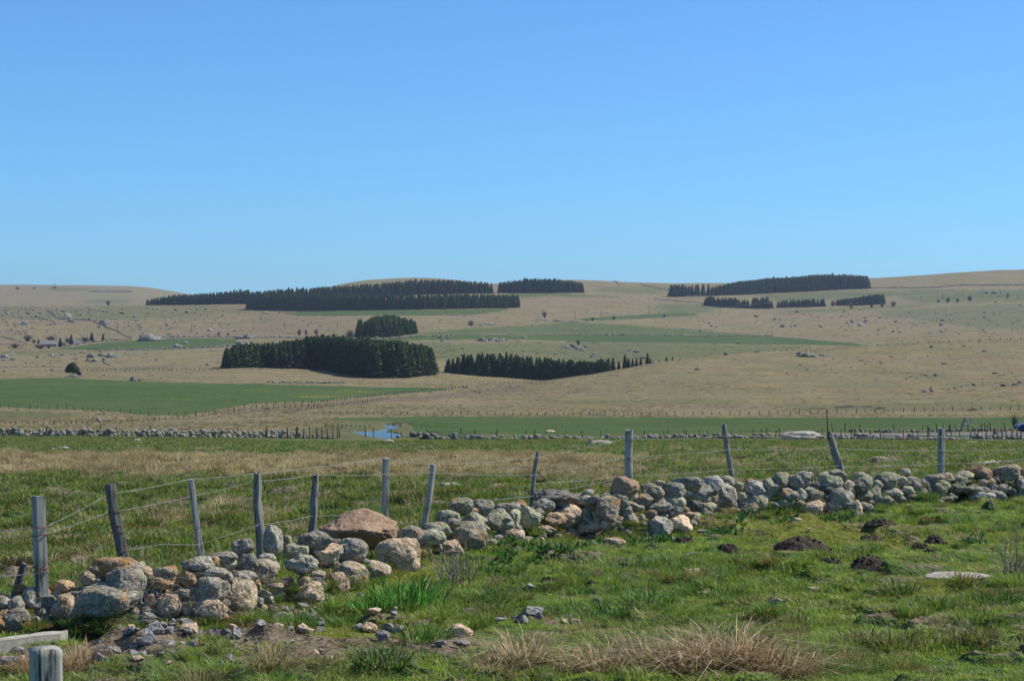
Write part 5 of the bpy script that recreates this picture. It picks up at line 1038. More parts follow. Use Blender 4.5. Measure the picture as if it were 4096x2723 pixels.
# A-frame trestle
X, Y, Z = hit(3880, 1722); m = Y/F; e = empty('a_frame_trestle', (X, Y, Z), 'grey wooden A-frame trestle standing beyond the road at right', 'trestle')
def zz(x, y, d=0): return ((x - 1520)/3.958*m, d, (490 - y)/3.958*m)
for nm, bars, mt in [('leg', [zz(1455,288), zz(1385,480)], 'wood'), ('leg', [zz(1462,288,.8), zz(1400,480,1.0)], 'wood'), ('leg', [zz(1570,300), zz(1650,455)], 'wood'), ('leg', [zz(1565,300,.8), zz(1515,470,1.)], 'wood'), ('top_bar', [zz(1445,287,.2), zz(1575,300,.2)], 'wood'), ('cross_bar', [zz(1412,385,.1), zz(1530,390,.6)], 'wood'), ('brace', [zz(1470,300,.4), zz(1530,410,.6)], 'wood')]:
    mb = MB(); mb.tube(bars, .08, 6); mb.build(nm, M[mt], e)
mb = MB(); mb.tube([zz(1545,390,.3), zz(1600,425,.3), zz(1640,440,.3)], .06, 6); M['lime'] = plain('lime_paint', (.30,.45,.10), (.36,.5,.14), 3); mb.build('green_bar', M['lime'], e)
X, Y, Z = hit(3978, 1745); mb = MB(); mb.tube([(0,0,-.2),(.02,0,.35),(0,0,.72)], [.17,.16,.15], 10); tag(mb.build('stump_post', M['wood_dark'], loc=(X, Y, Z)), 'thick dark stump-like post beside the road at right', 'post')

# blue car, only its front end inside the photo
M['paint'] = plain('blue_car_paint', (.012,.03,.12), (.014,.035,.13), 1, .25); M['glass'] = plain('car_glass', (.01,.012,.015), (.012,.014,.018), 1, .08); M['tyre'] = plain('tyre_rubber', (.02,.02,.02), (.03,.03,.03), 4); M['lamp'] = plain('lamp_glass', (.55,.55,.55), (.6,.6,.6), 1, .15); M['rim'] = plain('alloy_rim', (.4,.4,.42), (.5,.5,.52), 1, .3, 0, .8)
Y = 192; X = (4066 - CX)/F*Y; Z = float(ground(X, Y)); e = empty('parked_car', (X, Y, Z + .1), 'dark blue car at the right edge of the photo, its bonnet pointing left', 'car')
prof = [(0,.35),(0.02,.62),(.25,.80),(1.05,.95),(1.75,1.42),(2.4,1.5),(3.3,1.46),(4.0,1.0),(4.15,.6),(4.1,.35)]
mb = MB(); V = []
for s, ins in ((-.86,0),(-.80,.0),(.80,.0),(.86,0)):
    for x, z in prof: V.append((x, s*(1 if z < 1.0 else .86), z if abs(s) < .85 else z - .04))
n = len(prof); Fs = [(j*n+i, (j+1)*n+i, (j+1)*n+(i+1)%n, j*n+(i+1)%n) for j in range(3) for i in range(n)] + [tuple(range(n))[::-1], tuple(3*n+i for i in range(n))]
mb.add(V, Fs); mb.build('body', M['paint'], e, smooth_=False)
for s in (-1, 1):
    mb = MB(); mb.add([(1.35, s*.80, 1.0), (3.6, s*.80, 1.02), (3.25, s*.752, 1.39), (1.85, s*.752, 1.38)], [(0,1,2,3)]); mb.v = [(x, y + s*.02, z) for x, y, z in mb.v]; mb.build('side_window', M['glass'], e)
    mb = MB(); mb.box((.12, s*.62, .68), (.2, .34, .16)); mb.build('headlight', M['lamp'], e)
mb = MB(); mb.add([(1.10,-.68,.985),(1.10,.68,.985),(1.74,.64,1.43),(1.74,-.64,1.43)], [(0,1,2,3)]); mb.v = [(x-.02,y,z+.02) for x,y,z in mb.v]; mb.build('windscreen', M['glass'], e)
for x in (.75, 3.35):
    for s in (-1, 1):
        mb = MB(); mb.tube([(x, s*.70, .30), (x, s*.89, .30)], .31, 18); w_ = mb.build('wheel', M['tyre'], e); mb = MB(); mb.tube([(x, s*.87, .30), (x, s*.905, .30)], .19, 14); o = mb.build('rim', M['rim'], w_)

# ------------------------------------------------------------------ dead stalks near the camera
def stalks(px, foot, h, n, spread, label, seed, name='dead_stalks', th=.006, fork=4):
    r = np.random.default_rng(seed); X, Y, Z = hit(px, foot); m = Y/F; H = h*m; mb = MB()
    for i in range(n):
        p = np.array([r.normal()*spread*m*.35, r.normal()*.05, -.02]); d = np.array([r.normal()*.28, r.normal()*.25, 1.]); d /= np.linalg.norm(d); L = H*r.uniform(.45, 1.05); pts = [p]
        for s in range(5): d = d + r.normal(size=3)*.09; d /= np.linalg.norm(d); p = p + d*L/5; pts.append(p)
        mb.tube(pts, [th*1.5, th*1.3, th*1.1, th, th*.8, th*.5], 5, False)
        for q in range(fork):
            s = pts[r.integers(2, 6)]; dd = d + r.normal(size=3)*.55; dd /= np.linalg.norm(dd); mb.tube([s, s + dd*r.uniform(.1, .28)*H], [th*.8, th*.4], 4, False)
    return tag(mb.build(name, M['twig'], loc=(X, Y, Z), smooth_=True), label, 'dead plant')
stalks(1800, 2362, 190, 9, 60, 'left clump of dead branching stalks in front of the wall', 1)
stalks(1870, 2352, 185, 16, 100, 'right, denser clump of dead branching stalks in front of the wall', 2)
stalks(4040, 2318, 205, 9, 40, 'tall dead brown stalks standing at the right edge', 3, th=.006)
stalks(4085, 2320, 90, 3, 20, 'short dead stalk cut by the right edge', 4, th=.006)
stalks(600, 2330, 150, 22, 120, 'fan of thin dry stems rising from the stones below the leaning dark post', 5, th=.0028, fork=1)
stalks(720, 2390, 150, 18, 110, 'thin dry stems among the orange stones', 6, th=.0025, fork=1)
stalks(313, 2370, 110, 3, 20, 'few thin stems left of the big lichened boulder', 7, th=.004, fork=1)
stalks(3295, 2340, 120, 3, 20, 'thin dry stem in the turf below the long molehill', 8, th=.003, fork=0)
for i, (px, row, n) in enumerate([(780,2440,60),(560,2500,60),(640,2340,40),(860,2420,40),(1010,2330,30)]):       # dead straw draped over the stones
    r = np.random.default_rng(60+i); mb = MB(); Y = pileY(px, row) - .05; c = np.array(at(px, row, Y))
    for k in range(n):
        p = r.normal(size=3)*np.array([.14,.05,.05]); d = np.array([r.normal(), r.normal()*.4, r.normal()*.3]); d /= np.linalg.norm(d); L = r.uniform(.1,.35); mb.tube([p, p + d*L*.5 + np.array([0,0,.03]), p + d*L], .0022, 3, False)
    tag(mb.build('dry_straw', M['twig'], loc=c), ['tangle of dry straw between the orange stones','tangle of dry straw at the foot of the largest lichened boulder','dry straw behind the orange stones below the dark post','dry straw by the pinkish sloping stone','dry straw beneath the gnarled post'][i], 'straw')

# ------------------------------------------------------------------ grass
def clump(seed, n, R0, hmin, hmax, w, lean, flop=0.0, straw=0.0):
    r = np.random.default_rng(seed); a = r.uniform(0, 6.283, n); q = np.sqrt(r.random(n))*R0; bx, by = np.cos(a)*q, np.sin(a)*q
    da = a + r.normal(0, .9, n); h = r.uniform(hmin, hmax, n); ln = np.abs(r.normal(0, lean, n)) + lean*.5*q/R0; fa = r.uniform(0, 6.283, n)
    dx, dy = np.cos(da), np.sin(da); wx, wy = np.cos(fa)*w, np.sin(fa)*w; wv = r.uniform(.6, 1.3, n); V = np.zeros((n, 6, 3)); 
    for k, (t_, ww) in enumerate(((0, .9), (.55, 1.), (1., .12))):
        off = h*ln*t_**1.7; zz_ = h*(t_ - flop*t_**3)*np.clip(1 - .35*ln*t_, .2, 1)
        cx, cy_ = bx + dx*off, by + dy*off
        V[:, 2*k, 0] = cx - wx*ww*wv; V[:, 2*k, 1] = cy_ - wy*ww*wv; V[:, 2*k, 2] = zz_
        V[:, 2*k+1, 0] = cx + wx*ww*wv; V[:, 2*k+1, 1] = cy_ + wy*ww*wv; V[:, 2*k+1, 2] = zz_
    b = np.arange(n)[:, None]*6; f = np.concatenate([b + np.array([[0,1,3,2]]), b + np.array([[2,3,5,4]])]); me = mesh_np('grass_clump', V.reshape(-1, 3), f, True)
    at_ = me.attributes.new('shade', 'FLOAT', 'POINT'); sh = np.repeat(np.where(r.random(n) < straw, 1.0, r.uniform(0, .45, n)), 6); at_.data.foreach_set('value', sh.astype(np.float32)); return me
def blade_mat(name):
    t = NT(name); a1 = t.n('Attribute'); a1.attribute_type = 'INSTANCER'; a1.attribute_name = 'tint'; a2 = t.n('Attribute'); a2.attribute_name = 'shade'
    c = t.mix(1., a1.outputs['Color'], t.ramp(a2.outputs['Fac'], [(0, .65), (.45, 1.45)]), 'MULTIPLY'); c = t.mix(t.ramp(a2.outputs['Fac'], [(.6, 0), (.9, 1)]), c, (.36, .28, .16))
    t.col(c); t.b.inputs['Roughness'].default_value = .55; t.b.inputs['Specular IOR Level'].default_value = .35
    tr = t.n('BsdfTranslucent'); t.l(t.mix(1., c, (1.15, 1.2, .7), 'MULTIPLY'), tr.inputs['Color']); ms = t.n('MixShader'); ms.inputs[0].default_value = .38
    t.l(t.b.outputs[0], ms.inputs[1]); t.l(tr.outputs[0], ms.inputs[2]); t.l(ms.outputs[0], t.out.inputs['Surface']); return t.m
M['blade'] = blade_mat('grass_blades')
KINDS = []
gcol = bpy.data.collections.new('grass_kinds')
def kind(me): me.materials.append(M['blade']); o = bpy.data.objects.new('grass_clump_%02d' % len(KINDS), me); gcol.objects.link(o); KINDS.append(o); return len(KINDS) - 1
TURF = [kind(clump(s, 40, .13, .03, .07, .0042, .8, straw=.06)) for s in range(4)]             # short foreground turf
TUFT = [kind(clump(10+s, 170, .12, .07, .17, .0031, .65, flop=.15, straw=.06)) for s in range(4)]    # green tufts
MIDG = [kind(clump(20+s, 70, .24, .05, .13, .0065, .6, straw=.14)) for s in range(4)]              # pasture behind the wall
DRY = [kind(clump(30+s, 80, .24, .10, .30, .0055, .8, flop=.2, straw=.2)) for s in range(4)]       # dry tall grass
FARG = [kind(clump(40+s, 60, .5, .06, .15, .016, .6, straw=.15)) for s in range(3)]
RUSH = [kind(clump(50+s, 330, .22, .18, .66, .0052, .95, flop=.28, straw=.30)) for s in range(3)]  # big dry rush tussocks
LUSH = [kind(clump(60+s, 120, .20, .12, .32, .0065, .5, flop=.1, straw=.03)) for s in range(2)]    # broad-bladed bright clump
DOCK = []
def dock(seed):
    r = np.random.default_rng(seed); V = []; Fs = []
    for i in range(9):
        a = r.uniform(0, 6.28); L = r.uniform(.06, .13); e_ = r.uniform(.5, 1.3); d = np.array([math.cos(a)*math.cos(e_), math.sin(a)*math.cos(e_), math.sin(e_)]); w = np.array([-math.sin(a), math.cos(a), 0])*L*.17; b = np.array([r.normal()*.03, r.normal()*.03, 0]); n = len(V)
        V += [b - w*.2, b + w*.2, b + d*L*.5 + w, b + d*L*.5 - w, b + d*L + np.array([0,0,-.01]) + w*.1, b + d*L + np.array([0,0,-.01]) - w*.1]; Fs += [(n,n+1,n+2,n+3),(n+3,n+2,n+4,n+5)]
    me = mesh_np('dock_leaves', V, Fs, True); at_ = me.attributes.new('shade', 'FLOAT', 'POINT'); at_.data.foreach_set('value', np.repeat(r.uniform(.1, .4, 9), 6).astype(np.float32)); return me
DOCK = [kind(dock(70+s)) for s in range(3)]

def inst_group():
    ng = bpy.data.node_groups.new('grow_clumps', 'GeometryNodeTree'); ng.interface.new_socket('Geometry', in_out='INPUT', socket_type='NodeSocketGeometry'); ng.interface.new_socket('Geometry', in_out='OUTPUT', socket_type='NodeSocketGeometry')
    N = ng.nodes.new; gi, go = N('NodeGroupInput'), N('NodeGroupOutput'); ip = N('GeometryNodeInstanceOnPoints'); ci = N('GeometryNodeCollectionInfo'); ci.inputs['Collection'].default_value = gcol; ci.inputs['Separate Children'].default_value = True; ci.inputs['Reset Children'].default_value = True
    def na(nm, ty): n = N('GeometryNodeInputNamedAttribute'); n.data_type = ty; n.inputs['Name'].default_value = nm; return n.outputs['Attribute']
    ip.inputs['Pick Instance'].default_value = True; l = ng.links.new
    l(gi.outputs[0], ip.inputs['Points']); l(ci.outputs[0], ip.inputs['Instance']); l(na('idx', 'INT'), ip.inputs['Instance Index']); l(na('rot', 'FLOAT_VECTOR'), ip.inputs['Rotation']); l(na('scl', 'FLOAT_VECTOR'), ip.inputs['Scale']); l(ip.outputs[0], go.inputs[0]); return ng
NG = inst_group()
def grow(name, X, Y, idx, scl, tint, label, zoff=0, tilt=.12, cat='grass', sclz=None):
    n = len(X); me = bpy.data.meshes.new(name); Z = ground(X, Y) + zoff; me.vertices.add(n); me.vertices.foreach_set('co', np.stack([X, Y, Z], 1).astype(np.float32).ravel()); me.update()
    a = me.attributes.new('idx', 'INT', 'POINT'); a.data.foreach_set('value', idx.astype(np.int32))
    a = me.attributes.new('rot', 'FLOAT_VECTOR', 'POINT'); a.data.foreach_set('vector', np.stack([RNG.normal(0, tilt, n), RNG.normal(0, tilt, n), RNG.uniform(0, 6.283, n)], 1).astype(np.float32).ravel())
    sz = scl if sclz is None else scl*sclz
    a = me.attributes.new('scl', 'FLOAT_VECTOR', 'POINT'); a.data.foreach_set('vector', np.stack([scl, scl, sz], 1).astype(np.float32).ravel())
    a = me.attributes.new('tint', 'FLOAT_VECTOR', 'POINT'); a.data.foreach_set('vector', tint.astype(np.float32).ravel())
    o = bpy.data.objects.new(name, me); C.objects.link(o); md = o.modifiers.new('clumps', 'NODES'); md.node_group = NG; return tag(o, label, cat, kind='stuff')
def wallrow(px): return np.interp(px, bx_, br_)
def sample(n, y0, y1, margin=.12):
    Y = np.sqrt(RNG.uniform(y0*y0, y1*y1, n)); U = RNG.uniform(-.268-margin, .268+margin, n); return U*Y, Y
def off(X, Y):
    k = np.ones(len(X), bool)
    for x, y, r_ in OFF: k &= (X - x)**2 + (Y - y)**2 > r_*r_
    return k
def scr(X, Y): return CX + X/Y*F, CY + (CAMZ - zt(X, Y))/Y*F
GREEN = np.array([.205, .290, .050]); DEEP = np.array([.075, .155, .034]); YEL = np.array([.27, .30, .055]); TAN = np.array([.52, .42, .27]); OLV = np.array([.22, .19, .075])
def lerp(a, b, t): return a[None, :]*(1 - t[:, None]) + b[None, :]*t[:, None]
# 1 foreground turf, camera side of the wall
X, Y = sample(50000, 13.5, 37); px, row = scr(X, Y); g, so, mo, _, _ = cover(X, Y, zt(X, Y))
k = (row > wallrow(px) + 2) & off(X, Y) & (RNG.random(len(X)) > so*.92); X, Y, px, row, so, mo = X[k], Y[k], px[k], row[k], so[k], mo[k]
q = fbm2(X*.9, Y*.9, 3, 41.); t_ = lerp(GREEN, YEL, np.clip(mo*.9 + smooth(.05, .5, q)*.45, 0, 1)); t_ = t_*(1 + .25*noise2(X*3, Y*3, 8.))[:, None]
dry = smooth(.12, .5, fbm2(X*1.7, Y*1.3, 3, 77.)); t_ = t_*(1 - .6*dry[:, None]) + (TAN*.8)[None, :]*.6*dry[:, None]
hv = fbm2(X*1.1, Y*.9, 3, 51.); sc = RNG.uniform(.65, 1.15, len(X))*(1 - .38*mo)*(.65 + .7*smooth(-.2, .45, hv)); t_ = t_*(1.34 - .46*smooth(-.15, .4, hv))[:, None]
grow('foreground_turf', X, Y, RNG.choice(TURF, len(X)), sc, t_, 'short bright green turf in front of the rubble wall', -.005)
# tufts
X, Y = sample(8500, 13.5, 36); px, row = scr(X, Y); q = fbm2(X*.9, Y*.75, 3, 13.); g, so, mo, _, _ = cover(X, Y, zt(X, Y))
k = (row > wallrow(px) - 4) & off(X, Y) & (q + RNG.normal(0, .10, len(X)) > .16) & (so < .4) & (mo < .5); X, Y = X[k], Y[k]; ti = lerp(DEEP, GREEN*1.15, RNG.random(len(X))); dr = (RNG.random(len(X)) < .10); ti[dr] = OLV
grow('green_tufts', X, Y, RNG.choice(TUFT, len(X)), RNG.uniform(.35, 1.0, len(X))**1.4*1.45, ti, 'taller green grass tufts in the foreground turf', -.01)
# tufts growing between the foot stones of the wall
x = RNG.uniform(0, 4096, 520); r0 = wallrow(x) + RNG.uniform(-26, 14, 520); Y = CAMZ*F/(r0 - CY); X = (x - CX)/F*Y; ti = lerp(DEEP, GREEN*1.2, RNG.random(520)); ti[RNG.random(520) < .25] = OLV*1.3
grow('wall_foot_grass', X, Y, RNG.choice(TUFT, 520), RNG.uniform(.4, .9, 520)*(1 + .35*noise2(x/60, x*0, 2.)), ti, 'grass tufts growing along the foot of the rubble wall', 0)
# grass rooted between the stones of the pile
x = np.concatenate([RNG.uniform(60, 4096, 90), RNG.normal(1250, 60, 14), RNG.normal(1340, 40, 10), RNG.normal(2500, 60, 12)]); fr = RNG.uniform(.02, .45, len(x)); r0 = wallrow(x) - fr*200; Y = np.array([pileY(a, b) for a, b in zip(x, r0)]) - .02; X = (x - CX)/F*Y
ti = lerp(DEEP, GREEN, RNG.random(len(x))); ti[RNG.random(len(x)) < .35] = OLV*1.3; grow('wall_crevice_grass', X, Y, RNG.choice(TUFT, len(x)), RNG.uniform(.45, 1.0, len(x)), ti, 'grass tufts rooted in the gaps between the wall stones', CAMZ - (r0 - CY)/F*Y - ground(X, Y) - .04)
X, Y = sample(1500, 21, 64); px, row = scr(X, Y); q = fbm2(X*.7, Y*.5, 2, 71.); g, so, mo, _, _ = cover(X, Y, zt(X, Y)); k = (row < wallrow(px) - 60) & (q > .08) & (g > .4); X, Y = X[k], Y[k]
grow('shade_tinted_hummocks', X, Y, RNG.choice(TUFT, len(X)), RNG.uniform(.8, 1.7, len(X)), lerp(np.array([.085,.06,.03]), np.array([.10,.105,.04]), RNG.random(len(X))), 'brown earthy hummocks behind the wall, tinted dark for their shaded sides', -.04, sclz=.7)  # dark tint stands in for the sun-shadowed sides of the earth hummocks
X, Y = sample(420, 14, 32); px, row = scr(X, Y); k = (row > wallrow(px)) & off(X, Y) & (fbm2(X*.7, Y*.5, 2, 72.) > .05); X, Y = X[k], Y[k]
grow('dull_tufts', X, Y, RNG.choice(TUFT, len(X)), RNG.uniform(.6, 1.3, len(X)), lerp(np.array([.10,.08,.04]), OLV, RNG.random(len(X))), 'dull brown-green tufts in the foreground turf', -.03, sclz=.7)  # dulled tint stands in for dark hollows in the turf
# docks
P = []
for cx, cr, w, h, n in [(2110,2210,90,24,40),(2200,2250,100,22,36),(2320,2220,60,20,24),(2380,2195,60,16,20),(2560,2175,110,16,40),(2660,2165,60,16,24),(2900,2140,110,22,44),(2970,2105,50,20,20),(3140,2098,70,12,24),(3350,2085,60,12,20),(3480,2062,60,12,20),(3880,2180,50,14,14),(2000,2240,70,30,26),(1960,2300,60,20,16),(1480,2300,60,30,10),(2420,2130,60,20,10),(3420,2100,50,12,12)]:
    P += [(cx + RNG.normal()*w*.5, cr + RNG.normal()*h*.5) for _ in range(n)]
P = np.array(P); Y = CAMZ*F/(P[:, 1] - CY); X = (P[:, 0] - CX)/F*Y
grow('dock_plants', X, Y, RNG.choice(DOCK, len(X)), RNG.uniform(.7, 1.5, len(X)), lerp(np.array([.06,.15,.03]), np.array([.05,.12,.04]), RNG.random(len(X))), 'leafy docks in the turf below the wall', 0, cat='leafy plants')
# 2 pasture behind the wall
X, Y = sample(38000, 19.5, 52); px, row = scr(X, Y); g, so, mo, _, _ = cover(X, Y, zt(X, Y)); k = (row < wallrow(px) - 30) & (RNG.random(len(X)) > so) & (RNG.random(len(X)) < .35 + .65*smooth(50, 30, Y) ) & (RNG.random(len(X)) < .35 + g); X, Y, g = X[k], Y[k], g[k]
q = fbm2(X*.8, Y*.8, 3, 91.); ti = lerp(OLV*.85, GREEN*.72, np.clip(g*1.1 - .1 + q*.4, 0, 1)); ti *= (1 + .6*noise2(X*1.8, Y*1.5, 18.))[:, None]; dr = RNG.random(len(X)) < .05 + .15*smooth(.2, .5, fbm2(X*.7, Y*.7, 2, 5.)); ti[dr] = TAN*.8
grow('pasture_grass', X, Y, RNG.choice(MIDG, len(X)), RNG.uniform(.55, 1.15, len(X))*(1 + .4*q), ti, 'tussocky green pasture grass behind the rubble wall', -.005)
X, Y = sample(22000, 50, 190, .06); g, so, mo, px, row = cover(X, Y, zt(X, Y)); k = (RNG.random(len(X)) < .25 + g) & ((Y < 152) | ((row > 1746) & (px < 1340))); X, Y, g = X[k], Y[k], g[k]; q = fbm2(X*.3, Y*.3, 3, 61.)
ti = lerp(OLV, GREEN*.75, np.clip(g + q*.6, 0, 1)); ti *= (1 + .3*noise2(X*1.4, Y*1.4, 18.))[:, None]; grow('far_pasture_grass', X, Y, RNG.choice(FARG, len(X)), RNG.uniform(.6, 1.2, len(X)), ti, 'green grass tussocks of the far pasture', -.01)
# dry band
X, Y = sample(22000, 38, 90, .06); g, so, mo, px, row = cover(X, Y, zt(X, Y)); k = (g < .55) & (RNG.random(len(X)) < 1.1 - g); X, Y = X[k], Y[k]; q = fbm2(X*.6, Y*.6, 3, 33.)
ti = lerp(TAN, np.array([.24,.17,.09]), np.clip(.4 + q, 0, 1)); grow('dry_grass', X, Y, RNG.choice(DRY, len(X)), RNG.uniform(.5, 1.15, len(X))*(1 + .3*q), ti, 'band of tall dry straw-coloured grass across the pasture', -.01)
def moor(n, y0, y1, kinds, s0, s1, name, label, dark):
    X, Y = sample(n, y0, y1, .02); g, so, mo, px, row = cover(X, Y, zt(X, Y)); q = fbm2(X*.02, Y*.012, 4, 43.) + .5*fbm2(X*.1, Y*.05, 2, 3.)
    k = (g < .5) & (RNG.random(len(X)) < .30 + 1.2*np.clip(q, -.2, .6)) & (zt(X, Y) > WZ - 8) ; k &= ~((Y > 190) & (Y < 260) & (px > 1400) & (px < 1640)); k &= ~((row > 1743) & (Y < 215)); X, Y = X[k], Y[k]
    ti = lerp(TAN*.85, np.array([.20,.16,.085]), RNG.random(len(X))); dk = RNG.random(len(X)) < dark; ti[dk] = np.array([.10, .085, .05]); gg = RNG.random(len(X)) < .15; ti[gg] = np.array([.15, .16, .07])
    grow(name, X, Y, RNG.choice(kinds, len(X)), RNG.uniform(s0, s1, len(X)), ti, label, -.02)
moor(26000, 155, 480, DRY, .8, 1.9, 'valley_moor_grass', 'rough tawny grass tussocks on the valley floor', .15)
moor(30000, 480, 1000, FARG, .8, 2.2, 'hill_moor_grass', 'rough tawny grass tussocks on the brown hill', .14)
moor(24000, 1000, 2700, FARG, 2.0, 4.5, 'far_moor_grass', 'dark grass and heather tussocks on the far slopes', .30)
# isolated dry tufts behind the wall and in front of it
P = [(x, r_) for cx, cr, w, h, n in [(860,2075,90,30,16),(930,2050,80,30,14),(720,2080,50,20,8),(640,2100,50,20,8),(1620,1990,50,26,12),(1180,2120,60,16,8),(2750,1850,70,12,14),(2560,1862,60,12,12),(3300,1845,120,8,14),(3120,1860,80,8,8),(3560,1895,40,20,8),(1060,2090,40,20,6),(3430,1905,60,10,8),(80,2170,50,16,5),(260,2170,40,10,4),(2280,1955,60,12,8)] for x, r_ in zip(cx + RNG.normal(size=n)*w*.5, cr + RNG.normal(size=n)*h*.5)]
XY = np.array([hit(*p)[:2] for p in P]); grow('dry_tufts', XY[:, 0], XY[:, 1], RNG.choice(DRY, len(XY)), RNG.uniform(.5, 1.0, len(XY)), lerp(TAN, TAN*.65, RNG.random(len(XY))), 'dry straw tufts in the green pasture', 0)
X, Y = sample(900, 14, 34); px, row = scr(X, Y); k = (row > wallrow(px)) & off(X, Y) & (px > 1700); X, Y = X[k], Y[k]; grow('faded_tufts', X, Y, RNG.choice(DRY, len(X)), RNG.uniform(.18, .4, len(X)), lerp(TAN, OLV, RNG.random(len(X))), 'small faded straw tufts in the foreground turf', 0)
# individually visible tussocks in front
def one(name, px, foot, idx, sc, tint, label, sz=1.0):
    me = KINDS[idx].data.copy(); X, Y, Z = hit(px, foot); a = me.attributes['shade']; n = len(me.vertices); s = np.zeros(n, np.float32); a.data.foreach_get('value', s)
    m_ = bpy.data.materials.get('tussock_%d' % (hash(tuple(tint)) % 997)) 
    if m_ is None:
        t = NT('tussock_%d' % (hash(tuple(tint)) % 997)); a2 = t.n('Attribute'); a2.attribute_name = 'shade'; c = t.mix(1., tuple(tint), t.ramp(a2.outputs['Fac'], [(0, .35), (.45, 1.6)]), 'MULTIPLY'); c = t.mix(t.ramp(a2.outputs['Fac'], [(.6, 0), (.9, 1)]), c, (.42, .32, .18)); t.col(c)
        t.b.inputs['Roughness'].default_value = .55; tr = t.n('BsdfTranslucent'); t.l(c, tr.inputs['Color']); ms = t.n('MixShader'); ms.inputs[0].default_value = .35; t.l(t.b.outputs[0], ms.inputs[1]); t.l(tr.outputs[0], ms.inputs[2]); t.l(ms.outputs[0], t.out.inputs['Surface']); m_ = t.m
    me.materials.clear(); me.materials.append(m_); o = bpy.data.objects.new(name, me); C.objects.link(o); o.location = (X, Y, Z - .02); o.scale = (sc, sc, sc*sz); o.rotation_euler = (0, 0, RNG.uniform(0, 6)); return tag(o, label, 'grass tussock', 'single tussocks in the foreground')
BR = (.52,.41,.25); BRG = (.27,.26,.11); RD = (.38,.25,.13); GN = (.12,.24,.045); DG = (.08,.17,.035)
for a in [(2090,2690,0,.85,BR,'dry straw-coloured rush tussock below centre, left of the wide one'),(1990,2700,1,.6,BR,'smaller dry rush tussock at the left of the lower centre group'),(2420,2700,1,.95,BR,'wide dry rush tussock at the lower centre'),(2600,2690,2,1.05,BR,'tallest dry rush tussock at the lower centre'),(2760,2700,0,1.0,BR,'dry rush tussock in the middle of the lower row'),(2900,2690,1,1.1,BR,'dense dry rush tussock at the right of the lower row'),(3020,2700,2,1.0,RD,'rightmost reddish rush tussock of the lower row'),(3150,2700,0,.85,BR,'rush tussock thinning out to the right of the lower row'),(2280,2700,2,.7,BRG,'greenish rush tussock between two dry ones'),
          (320,2690,2,.8,RD,'reddish brown rush tussock beside the stout post'),(120,2715,1,.6,RD,'low rush tussock at the left corner behind the stout post'),(1090,2720,0,.75,BRG,'olive rush tussock at the bottom edge left of centre'),(800,2725,2,.6,BRG,'thin olive rush tussock at the bottom left'),(480,2480+30,0,.38,BR,'dry tuft at the foot of the lichened boulders'),(3995,2130,1,.28,BRG,'rounded brown-green tussock near the right edge below the wall'),(2500,2065+55,2,.42,BRG,'mounded olive tussock growing against the wall below the thick post'),(2420,2050+75,0,.35,BRG,'dull tussock left of the mounded olive one'),(3680,2090,2,.25,DG,'dark green tussock on the bank below the wall at right')]:
    one('rush_tussock', a[0], a[1], RUSH[a[2]], a[3], a[4], a[5])
for a in [(1600,2445,0,1.5,(.13,.32,.05),'lush bright green long-bladed grass clump in front of the wall'),(1700,2425,1,1.3,(.12,.30,.05),'right half of the lush long-bladed grass clump'),(1500,2452,1,1.1,(.12,.30,.05),'left half of the lush long-bladed grass clump'),(290,2520,0,.8,GN,'dark green long grass below the lichened boulders'),(120,2460,1,.7,GN,'green grass clump left of the corner post'),(262,2590,1,.65,GN,'green grass spilling over the end of the concrete kerb'),(420,2545,0,.5,GN,'green grass in front of the lichened boulders'),(340,2550,1,.7,GN,'green grass hanging beside the concrete kerb')]:
    one('long_grass_clump', a[0], a[1], LUSH[a[2]], a[3], a[4], a[5])
for a in [(1190,2500,0,1.1,GN,'round green tuft among the grey stones left of centre'),(1380,2490,1,.9,GN,'spreading green tuft right of the round one'),(1700,2570,2,1.3,GN,'large green tuft beside the beige boulder'),(1520,2700,3,1.3,DG,'deep green tuft at the bottom left of centre'),(2690,2275,0,1.1,GN,'green tuft in the turf right of centre'),(2260,2450,1,1.1,GN,'green tuft by the slate stones'),(2330,2380,2,.9,GN,'bluish green tuft by the cowpat'),(2600,2460,3,1.4,GN,'big tuft in the centre turf'),(2480,2480,0,1.4,DG,'dark tuft left of the big centre one'),(2900,2380,1,1.1,GN,'tuft right of the flat tan stones'),(3990,2430,2,1.4,DG,'dark green tuft below the pale slab'),(3600,2400,3,1.1,DG,'dark tuft below the left tip of the pale slab'),(3580,2600,0,1.3,OLV,'olive hummock at the lower right'),(3440,2590,1,1.1,OLV,'olive hummock left of the lower right one'),(3900,2600,2,1.2,OLV,'dull hummock at the lower right edge'),(2970,2260,3,1.1,GN,'tuft below the dark molehill'),(1230,2180,0,.0001,GN,'')]:
    if a[5]: one('grass_tuft', a[0], a[1], TUFT[a[2]], a[3]*1.45, a[4], a[5])
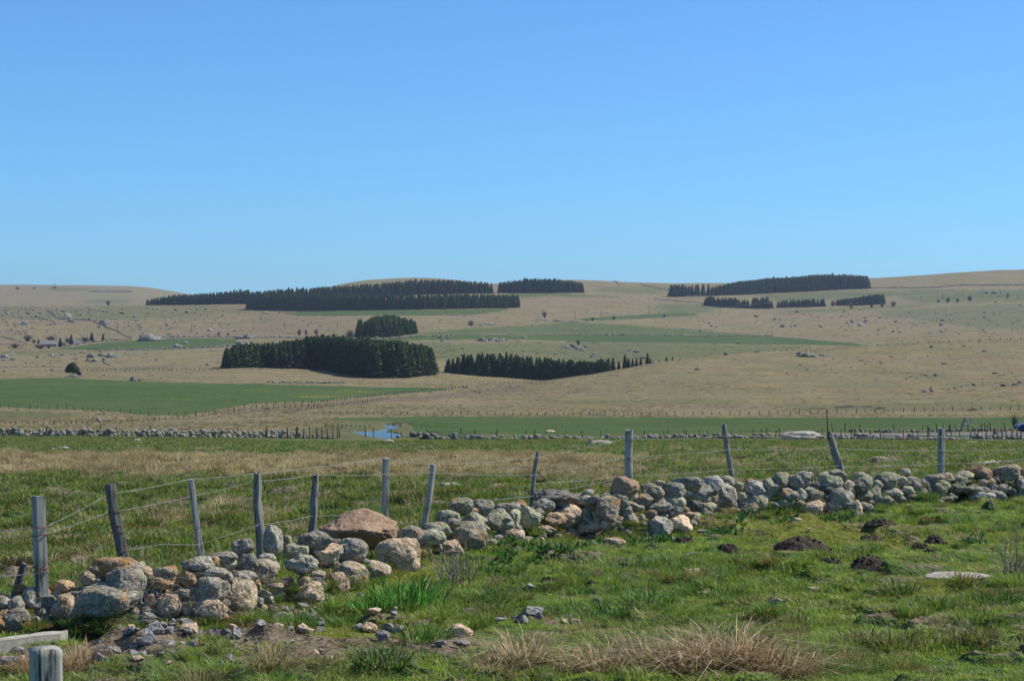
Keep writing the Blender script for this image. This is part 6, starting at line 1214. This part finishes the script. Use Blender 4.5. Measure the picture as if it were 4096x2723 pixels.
# yellow flowers in the far green field
P = np.concatenate([np.stack([RNG.normal(cx, w, n), RNG.normal(cr, h, n)], 1) for cx, cr, w, h, n in [(1430,1568,70,4,260),(1270,1588,60,3,260),(1330,1565,160,5,160),(1060,1565,60,4,60),(800,1590,120,8,50),(620,1600,100,5,40),(1900,1556,120,2,30)]])
VB = []; 
for x, r_ in P:
    if not (1540 < r_ < 1612): continue
    X, Y, Z = hit(x, r_); s = RNG.uniform(.05, .10); h = .16; VB += [(X-s, Y, Z+h), (X, Y-s, Z+h+.04), (X+s, Y, Z+h), (X, Y+s, Z+h+.08)]
VB = np.array(VB); M['yellow'] = plain('daffodil_yellow', (.60,.55,.05), (.7,.62,.06), 4)
tag(obj('wild_daffodils', mesh_np('wild_daffodils', VB, np.arange(len(VB)).reshape(-1, 4)), M['yellow']), 'yellow wild flowers dotting the left green field', 'flowers', kind='stuff')

# ------------------------------------------------------------------ air
t = NT('haze'); t.t.nodes.remove(t.b); pv = t.n('VolumePrincipled'); pv.inputs['Color'].default_value = (.62, .76, 1, 1); pv.inputs['Density'].default_value = 6e-5; pv.inputs['Anisotropy'].default_value = .25
t.l(pv.outputs[0], t.out.inputs['Volume']); mb = MB(); mb.box((0, 5900, -60), (34000, 12600, 900)); o = mb.build('haze', t.m)
tag(o, kind='stuff')

# ------------------------------------------------------------------ tell repeats apart by place
def photo_x(o): return CX + o.location.x / max(o.location.y, 1) * F
NUM = ['leftmost', 'second', 'third', 'fourth', 'fifth', 'sixth', 'seventh', 'eighth', 'ninth', 'tenth', 'eleventh', 'twelfth', 'thirteenth', 'fourteenth', 'fifteenth', 'sixteenth', 'seventeenth', 'eighteenth', 'nineteenth', 'twentieth']
by = {}
for o in C.objects:
    if o.parent is None and 'label' in o: by.setdefault(o['label'], []).append(o)
for lab, L in by.items():
    if len(L) < 2: continue
    L.sort(key=photo_x)
    if len(L) <= 12:
        for k, o in enumerate(L):
            o['label'] = lab + (', leftmost' if k == 0 else (', rightmost' if k == len(L) - 1 else f', {NUM[k]} from left'))
    else:
        rows = sorted(o.location.y for o in L); cuts = [rows[int(len(rows) * q)] for q in (1/3, 2/3)]
        cell = {}
        for k, o in enumerate(L):
            z = k * 8 // len(L); d = sum(o.location.y > c for c in cuts); cell.setdefault((z, d), []).append(o)
        for (z, d), Q in cell.items():
            for n_, o in enumerate(sorted(Q, key=photo_x)):
                o['label'] = lab + f", {['front','middle','rear'][d]} rank, {['leftmost','far left','left','centre-left','centre-right','right','far right','rightmost'][z]} part" + (f', {["first", *NUM[1:]][n_]}' if len(Q) > 1 and n_ < 20 else '')
                if len(o['label'].split()) > 16: o['label'] = o['label'].replace(' rank', '').replace('the large central', 'the central').replace(' part', '')
                if len(o['label'].split()) > 16: o['label'] = lab
